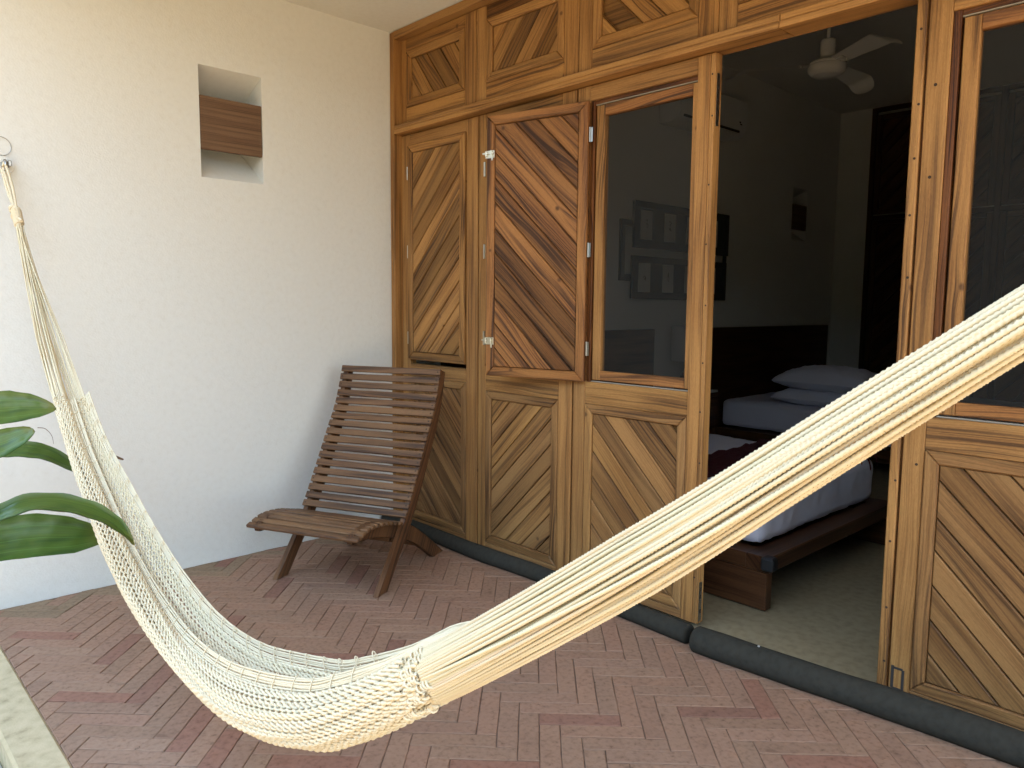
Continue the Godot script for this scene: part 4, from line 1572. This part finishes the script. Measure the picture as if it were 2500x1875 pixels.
func bed(at_z0: float, at_z1: float, label: String, near: bool, hb0: float, hb1: float, seed_: int) -> void:
	var t := group_node("bed")
	tag(t, label, "bed", "beds along the bedroom wall")
	var dk: Material = M.bed_wood
	var x1 := 2.15
	var mb := MB.new()
	box(mb, Vector3(x1 * 0.5 + 0.05, 0.2, at_z0 - 0.055), Vector3(x1 - 0.1, 0.065, 0.11), 0.004, WHITE, 0)
	put("side_board", mb, dk, t)
	mb = MB.new()
	box(mb, Vector3(x1 * 0.5 + 0.05, 0.2, at_z1 + 0.055), Vector3(x1 - 0.1, 0.065, 0.11), 0.004, WHITE, 0)
	put("side_board", mb, dk, t)
	mb = MB.new()
	box(mb, Vector3(x1 - 0.053, 0.2, (at_z0 + at_z1) * 0.5), Vector3(0.11, 0.067, at_z0 - at_z1 + 0.002), 0.004, WHITE, 2)
	put("foot_board", mb, dk, t)
	mb = MB.new()
	box(mb, Vector3(1.05, 0.15, (at_z0 + at_z1) * 0.5), Vector3(1.9, 0.07, at_z0 - at_z1 - 0.2), 0.003, WHITE, 0)
	put("slat_base", mb, dk, t)
	for z: float in [at_z0 - 0.03, at_z1 + 0.03]:
		for x: float in [1.96, 0.25]:
			mb = MB.new()
			box(mb, Vector3(x, 0.083, z), Vector3(0.36, 0.166, 0.05), 0.004, WHITE, 1 if x < 1.0 else 0)
			put("leg", mb, dk, t)
	if near:
		mb = MB.new()
		box(mb, Vector3(x1 + 0.004, 0.212, at_z0 + 0.004), Vector3(0.055, 0.058, 0.055), 0.008, WHITE)
		put("corner_guard", mb, M.black_rubber, t)
	mb = MB.new()
	box(mb, Vector3(0.03, 0.62, (hb0 + hb1) * 0.5), Vector3(0.05, 0.94, hb0 - hb1), 0.004, WHITE, 2)
	put("headboard", mb, dk, t)
	put("mattress", mattress(Vector3(0.11, 0.233, at_z1 + 0.06), Vector3(2.06, 0.475, at_z0 - 0.085), seed_), M.sheet, t)

func bedroom() -> void:
	var paint: Material = M.room_paint
	var o := niche_wall("bedroom_wall", -5.7, -0.001, ROOM_TOP, -4.87, 2.19, paint)
	tag(o, "dim white bedroom wall with pictures and a niche, seen through the doorway", "wall")
	structure(o)
	o = slab("bedroom_back_wall", Vector3(-0.42, -0.4, -5.95), Vector3(5.4, 3.55, -5.7), paint)
	tag(o, "dim white back wall of the bedroom beside the dark tall wardrobe", "wall")
	structure(o)
	o = slab("bedroom_far_wall", Vector3(5.1, -0.4, -5.7), Vector3(5.4, ROOM_TOP, -0.14), paint)
	structure(o, "unlit side wall of the bedroom away from the beds", "wall")
	o = slab("bedroom_ceiling", Vector3(-0.42, ROOM_TOP, -5.7), Vector3(5.4, 3.55, 0.0), paint)
	structure(o, "dim bedroom ceiling above the fan", "ceiling")
	o = slab("bedroom_floor", Vector3(-0.1, -0.3, -5.75), Vector3(5.15, -0.006, -0.03), M.polished_cement)
	structure(o, "smooth ochre cement floor of the bedroom", "floor")
	o = slab("lintel_wall", Vector3(0.001, CEILING - 0.001, -0.14), Vector3(5.4, ROOM_TOP - 0.002, -0.002), paint)
	structure(o, "inner wall above the timber doors", "wall")
	o = slab("front_wall", Vector3(4.158, -0.4, -0.14), Vector3(6.2, CEILING - 0.003, -0.004), paint)
	structure(o, "front wall of the bedroom beyond the last door leaf", "wall")

	niche_board(Vector3(0, 0.065, -5.79), "small dark board in the niche of the dim bedroom wall")
	bed(-0.39, -1.76, "nearer bed with a dark red throw and white sheet just inside the doorway", true, -0.35, -2.443, 91)
	bed(-3.265, -5.3, "farther bed with two stacked pillows against the tall dark headboard", false, -3.2, -5.53, 92)
	var r := RandomNumberGenerator.new()
	r.seed = 3
	var mb := MB.new()
	pillow(mb, Vector3(0.93, 0.525, -3.66), 0.82, 0.5, 0.17, 0.05, r)
	o = put("pillow", mb, M.sheet)
	tag(o, "lower of the two white pillows stacked on the farther bed", "pillow", "pillows on the farther bed")
	mb = MB.new()
	pillow(mb, Vector3(0.95, 0.665, -3.64), 0.82, 0.5, 0.22, -0.04, r)
	o = put("pillow", mb, M.sheet)
	tag(o, "upper white pillow on top of the stack on the farther bed", "pillow", "pillows on the farther bed")
	throw_blanket()

	# lamp and bedside table between the beds
	var t := group_node("bedside_table", self, Vector3(0.2, 0, -2.78))
	tag(t, "small dark bedside table between the two beds, behind the screen", "table")
	mb = MB.new()
	box(mb, Vector3(0, 0.565, 0), Vector3(0.3, 0.03, 0.36), 0.004, WHITE, 2)
	put("table_top", mb, M.bed_wood, t)
	mb = MB.new()
	box(mb, Vector3(0, 0.42, 0), Vector3(0.27, 0.25, 0.33), 0.003, WHITE, 2)
	put("drawer", mb, M.bed_wood, t)
	for sx: float in [-0.11, 0.11]:
		for sz: float in [-0.14, 0.14]:
			mb = MB.new()
			box(mb, Vector3(sx, 0.147, sz), Vector3(0.04, 0.294, 0.04), 0.002, WHITE, 1)
			put("leg", mb, M.bed_wood, t)
	t = group_node("table_lamp", self, Vector3(0.2, 0.58, -2.72))
	tag(t, "unlit bedside lamp with a pale drum shade seen through the insect screen", "lamp")
	mb = MB.new()
	lathe(mb, PackedVector2Array([Vector2(0.001, 0.0), Vector2(0.11, 0.0), Vector2(0.12, 0.03), Vector2(0.1, 0.08), Vector2(0.045, 0.17), Vector2(0.02, 0.23), Vector2(0.012, 0.3)]), 20, WHITE)
	put("base", mb, M.bed_wood, t)
	mb = MB.new()
	lathe(mb, PackedVector2Array([Vector2(0.15, 0.26), Vector2(0.15, 0.535)]), 24, WHITE)
	put("shade", mb, M.shade_cloth, t)
	mb = MB.new()
	box(mb, Vector3(0.27, 0.588, -2.89), Vector3(0.13, 0.012, 0.09), 0.002, WHITE)
	box(mb, Vector3(0.3, 0.597, -2.9), Vector3(0.07, 0.006, 0.07), 0.001, WHITE)
	o = put("folded_paper", mb, M.paper)
	tag(o, "small folded white paper on the bedside table by the door edge", "paper")

	pictures()
	fan()
	air_conditioner()
	tall_door()

func throw_blanket() -> void:
	# lies across the foot of the near bed and hangs a little over its front and back
	var t := group_node("throw_blanket")
	tag(t, "dark red crocheted throw spread over the nearer bed", "throw")
	var nf := noise(400, 1.0, 3)
	var rows := 70
	var cols := 34
	var g := PackedVector3Array()
	for a in rows:
		for c in cols:
			var f := a / (rows - 1.0)
			var u := c / (cols - 1.0)
			var run := -0.14 + f * 1.62   # distance from the front edge of the mattress, backwards
			var x := lerpf(1.5, 1.74 + 0.28 * smoothstep(0.25, 0.9, f), u) + 0.04 * sin(f * 5.0) - 0.1 * (1.0 - f) * (1.0 - u)
			var p := Vector3(x, 0.482, -0.475 - maxf(run, 0.0))
			if run < 0.0:
				p = Vector3(x, 0.482 + run, -0.463)
			if run > 1.2:
				p = Vector3(x, 0.482 - (run - 1.2), -0.475 - 1.2)
			p.y += absf(nf.get_noise_2d(u * 5.0, f * 9.0)) * 0.028 + 0.006
			g.append(p)
	var mb := MB.new()
	mb.grid(g, rows, cols, WHITE, 1, 3, false)
	var back := PackedVector3Array()
	for k in g.size():
		back.append(g[k] - mb.n[k] * 0.006)
	mb.grid(back, rows, cols, WHITE, 1, 3, true)
	put("knitted_cloth", mb, M.throw_yarn, t)
	mb = MB.new()
	for k in 6:
		var f := 0.86 + 0.14 * k / 5.0
		var p := Vector3(1.98 + 0.03 * sin(k * 1.3), 0.493, -0.5 - f * 1.2)
		tube(mb, smooth_path([p - Vector3(0.04, 0, 0), p + Vector3(0.03, 0.002, 0), p + Vector3(0.068, -0.02, 0.01 * sin(k)), p + Vector3(0.075, -0.07, 0.012 * cos(k * 2.0))], 4), 0.004, 0.003, 5, WHITE)
	var o := put("fringe", mb, M.throw_yarn, t)
	o.set_meta("kind", "stuff")

func pictures() -> void:
	# [z from, z to, y from, y to, x, windows, label]
	var list := [
		[-2.03, -3.5, 1.46, 1.915, 0.012, 0, "wide dark frame mounted behind the two framed rows of sketches"],
		[-2.15, -3.48, 1.71, 2.06, 0.04, 4, "upper long dark frame with a row of small pale sketches"],
		[-2.14, -3.46, 1.325, 1.65, 0.04, 4, "lower long dark frame with a row of small pale sketches"]]
	for q in list:
		var t := group_node("picture_frame", self, Vector3(q[4], (q[2] + q[3]) * 0.5, (q[0] + q[1]) * 0.5))
		tag(t, q[6], "picture", "framed pictures on the bedroom wall")
		var w: float = q[0] - q[1]
		var hh: float = q[3] - q[2]
		var mb := MB.new()
		box(mb, Vector3(0, 0, 0), Vector3(0.014, hh - 0.02, w - 0.02), 0.001, WHITE, 2)
		put("mount", mb, M.slate_paint if q[5] > 0 else M.paper, t)
		for e in [[hh * 0.5 - 0.025, 0.05, 0.0, w], [-hh * 0.5 + 0.025, 0.05, 0.0, w], [0.0, hh - 0.1, w * 0.5 - 0.025, 0.05], [0.0, hh - 0.1, -w * 0.5 + 0.025, 0.05]]:
			mb = MB.new()
			box(mb, Vector3(0.004, e[0], e[2]), Vector3(0.024, e[1], e[3]), 0.002, Color(0.7, 0.7, 0.72), 2 if e[3] > 0.06 else 1)
			put("frame_bar", mb, M.slate_paint, t)
		for k in q[5]:
			var zc: float = w * 0.5 - 0.155 - k * 0.308
			mb = MB.new()
			box(mb, Vector3(0.008, 0.0, zc), Vector3(0.006, 0.22, 0.15), 0.001, WHITE)
			var sheet := put("sketch_sheet", mb, M.paper, t)
			mb = MB.new()
			for d in 5:
				var yy := rng.randf_range(-0.03, 0.035)
				tube(mb, smooth_path([Vector3(0.0115, yy, zc - 0.02 * rng.randf()), Vector3(0.0115, yy + 0.02, zc + rng.randf_range(-0.01, 0.01)), Vector3(0.0115, yy + 0.005, zc + 0.022 * rng.randf())], 4), 0.0022, 0.001, 5, WHITE)
			put("sketch_lines", mb, M.ink, sheet)

func fan() -> void:
	var t := group_node("ceiling_fan", self, Vector3(1.37, 2.75, -2.374))
	tag(t, "ivory three-bladed ceiling fan hanging in the dim bedroom", "fan")
	var mb := MB.new()
	tube(mb, PackedVector3Array([Vector3(0, 0.19, 0), Vector3(0, ROOM_TOP - 2.75 - 0.03, 0)]), 0.0115, 0.0115, 14, WHITE)
	put("rod", mb, M.ivory, t)
	mb = MB.new()
	lathe(mb, PackedVector2Array([Vector2(0.001, 0.085), Vector2(0.043, 0.085), Vector2(0.046, 0.12), Vector2(0.046, 0.185), Vector2(0.04, 0.198), Vector2(0.012, 0.2)]), 24, WHITE)
	put("canopy", mb, M.ivory, t)
	mb = MB.new()
	lathe(mb, PackedVector2Array([Vector2(0.001, -0.035), Vector2(0.03, -0.034), Vector2(0.033, -0.031), Vector2(0.055, -0.029), Vector2(0.058, -0.026), Vector2(0.08, -0.022), Vector2(0.083, -0.019), Vector2(0.105, -0.006), Vector2(0.115, 0.012), Vector2(0.116, 0.034), Vector2(0.109, 0.04), Vector2(0.109, 0.046), Vector2(0.114, 0.05), Vector2(0.1, 0.064), Vector2(0.03, 0.075), Vector2(0.02, 0.09)]), 40, WHITE)
	put("motor", mb, M.ivory, t)
	var angles := [30.0, 150.0, 270.0]   # degrees from +x towards +z
	for k in 3:
		var an := deg_to_rad(angles[k])
		var b := MB.new()
		var rows := 26
		var cols := 9
		for side in 2:
			var g := PackedVector3Array()
			for a in rows:
				var f := a / (rows - 1.0)
				var rr := lerpf(0.105, 0.62, f)
				var w := lerpf(0.1, 0.15, smoothstep(0.0, 0.8, f))
				if f > 0.8:
					w *= sqrt(maxf(0.0, 1.0 - pow((f - 0.8) / 0.2, 2.4)) * 0.985 + 0.015)
				for c in cols:
					var u := c / (cols - 1.0) * 2.0 - 1.0
					var drop := -0.05 * smoothstep(0.72, 1.0, f)
					g.append(Vector3(rr, 0.05 + drop + u * w * 0.5 * 0.2 - side * 0.004, u * w * 0.5))
			b.grid(g, rows, cols, WHITE, 1, 1, side == 1)
		var o := put("blade", b, M.ivory, t)
		o.rotation.y = -an
		var br := MB.new()
		box(br, Vector3(0.12, 0.046, 0), Vector3(0.1, 0.008, 0.05), 0.002, WHITE)
		for e: float in [-0.025, 0.025]:
			lathe(br, PackedVector2Array([Vector2(0.001, -0.009), Vector2(0.006, -0.006), Vector2(0.006, 0.0)]), 8, WHITE, Vector3(0.155, 0.044 + e * 0.2, e))
		put("bracket", br, M.ivory, o)

func air_conditioner() -> void:
	var t := group_node("air_conditioner", self, Vector3(0.0, 2.68, -2.98))
	tag(t, "white wall air conditioner high on the bedroom wall by the door edge", "air conditioner")
	# profile (out from wall, up), swept along z
	var prof := PackedVector2Array([Vector2(0.002, 0.0), Vector2(0.11, -0.005), Vector2(0.17, 0.025), Vector2(0.2, 0.08), Vector2(0.205, 0.2), Vector2(0.2, 0.285), Vector2(0.185, 0.298), Vector2(0.002, 0.3)])
	var g := PackedVector3Array()
	var zs := [0.48, 0.475, -0.475, -0.48]
	for z: float in zs:
		for k in prof.size():
			var s := 0.96 if absf(z) > 0.476 else 1.0
			g.append(Vector3(prof[k].x * s, 0.15 + (prof[k].y - 0.15) * s, z))
	var mb := MB.new()
	mb.grid(g, 4, prof.size(), WHITE, 1, 1, false)
	for e in 2:
		var poly := PackedVector2Array()
		for p in prof:
			poly.append(Vector2(p.x * 0.96, 0.15 + (p.y - 0.15) * 0.96))
		var tri := Geometry2D.triangulate_polygon(poly)
		var z := 0.48 if e == 0 else -0.48
		for k in range(0, tri.size(), 3):
			var a := poly[tri[k]]
			var b := poly[tri[k + 1]]
			var c := poly[tri[k + 2]]
			if ((b - a).cross(c - a) < 0) == (e == 0):
				var w := b
				b = c
				c = w
			mb.tri(Vector3(a.x, a.y, z), Vector3(b.x, b.y, z), Vector3(c.x, c.y, z), WHITE)
	put("case", mb, M.white_plastic, t)
	mb = MB.new()
	box(mb, Vector3(0.185, 0.045, 0.02), Vector3(0.012, 0.016, 0.8), 0.001, WHITE)
	put("outlet_slot", mb, M.dark_hole, t)
	mb = MB.new()
	box(mb, Vector3(0.2055, 0.115, -0.36), Vector3(0.001, 0.012, 0.022), 0.0, WHITE)
	box(mb, Vector3(0.2055, 0.1, -0.375), Vector3(0.001, 0.01, 0.03), 0.0, WHITE)
	put("panel_marks", mb, M.grey_mark, t)

func tall_door() -> void:
	var t := group_node("wardrobe", self, Vector3(0.34, 0, -5.7))
	tag(t, "tall very dark timber wardrobe with diagonal boards on the bedroom back wall", "wardrobe")
	var dk: Material = M.bed_wood
	var z := 0.03
	for e in [[0.0, 0.0, 0.05, 3.295], [1.15, 0.0, 1.2, 3.295], [2.3, 0.0, 2.35, 3.295], [0.051, 3.25, 1.149, 3.295], [0.051, 2.17, 1.149, 2.215], [1.201, 3.25, 2.299, 3.295], [1.201, 2.17, 2.299, 2.215]]:
		bar(t, "frame_bar", e[0], e[1], e[2], e[3], 0.001, z + 0.012, 0.003, e[3] - e[1] > 0.3, Color(0.7, 0.65, 0.6), dk)
	for dx: float in [0.0, 1.15]:
		bar(t, "pale_strip", 0.055 + dx, 3.225, 1.145 + dx, 3.247, 0.002, z, 0.001, false, WHITE, M.seal)
		bar(t, "pale_strip", 0.055 + dx, 2.217, 1.145 + dx, 2.227, 0.002, z, 0.001, false, WHITE, M.seal)
	for e in [[0.052, 2.23, 1.148, 3.222], [0.052, 0.01, 1.148, 2.168], [1.202, 2.23, 2.298, 3.222], [1.202, 0.01, 2.298, 2.168]]:
		var p := group_node("door_panel", t)
		bar(p, "backing", e[0], e[1], e[2], e[3], 0.002, z - 0.016, 0.001, false, Color(0.6, 0.6, 0.6), dk)
		planks(p, e[0] + 0.06, e[1] + 0.05, e[2] - 0.06, e[3] - 0.05, 1.0, 0.12, z - 0.015, z - 0.002, [dk], 0.7, 1.3)
		for q in [[e[0], e[1], e[0] + 0.055, e[3], true], [e[2] - 0.055, e[1], e[2], e[3], true], [e[0] + 0.056, e[1], e[2] - 0.056, e[1] + 0.045, false], [e[0] + 0.056, e[3] - 0.045, e[2] - 0.056, e[3], false]]:
			bar(p, "rail", q[0], q[1], q[2], q[3], z - 0.015, z + 0.004, 0.003, q[4], tone(0.8, 1.0), dk)
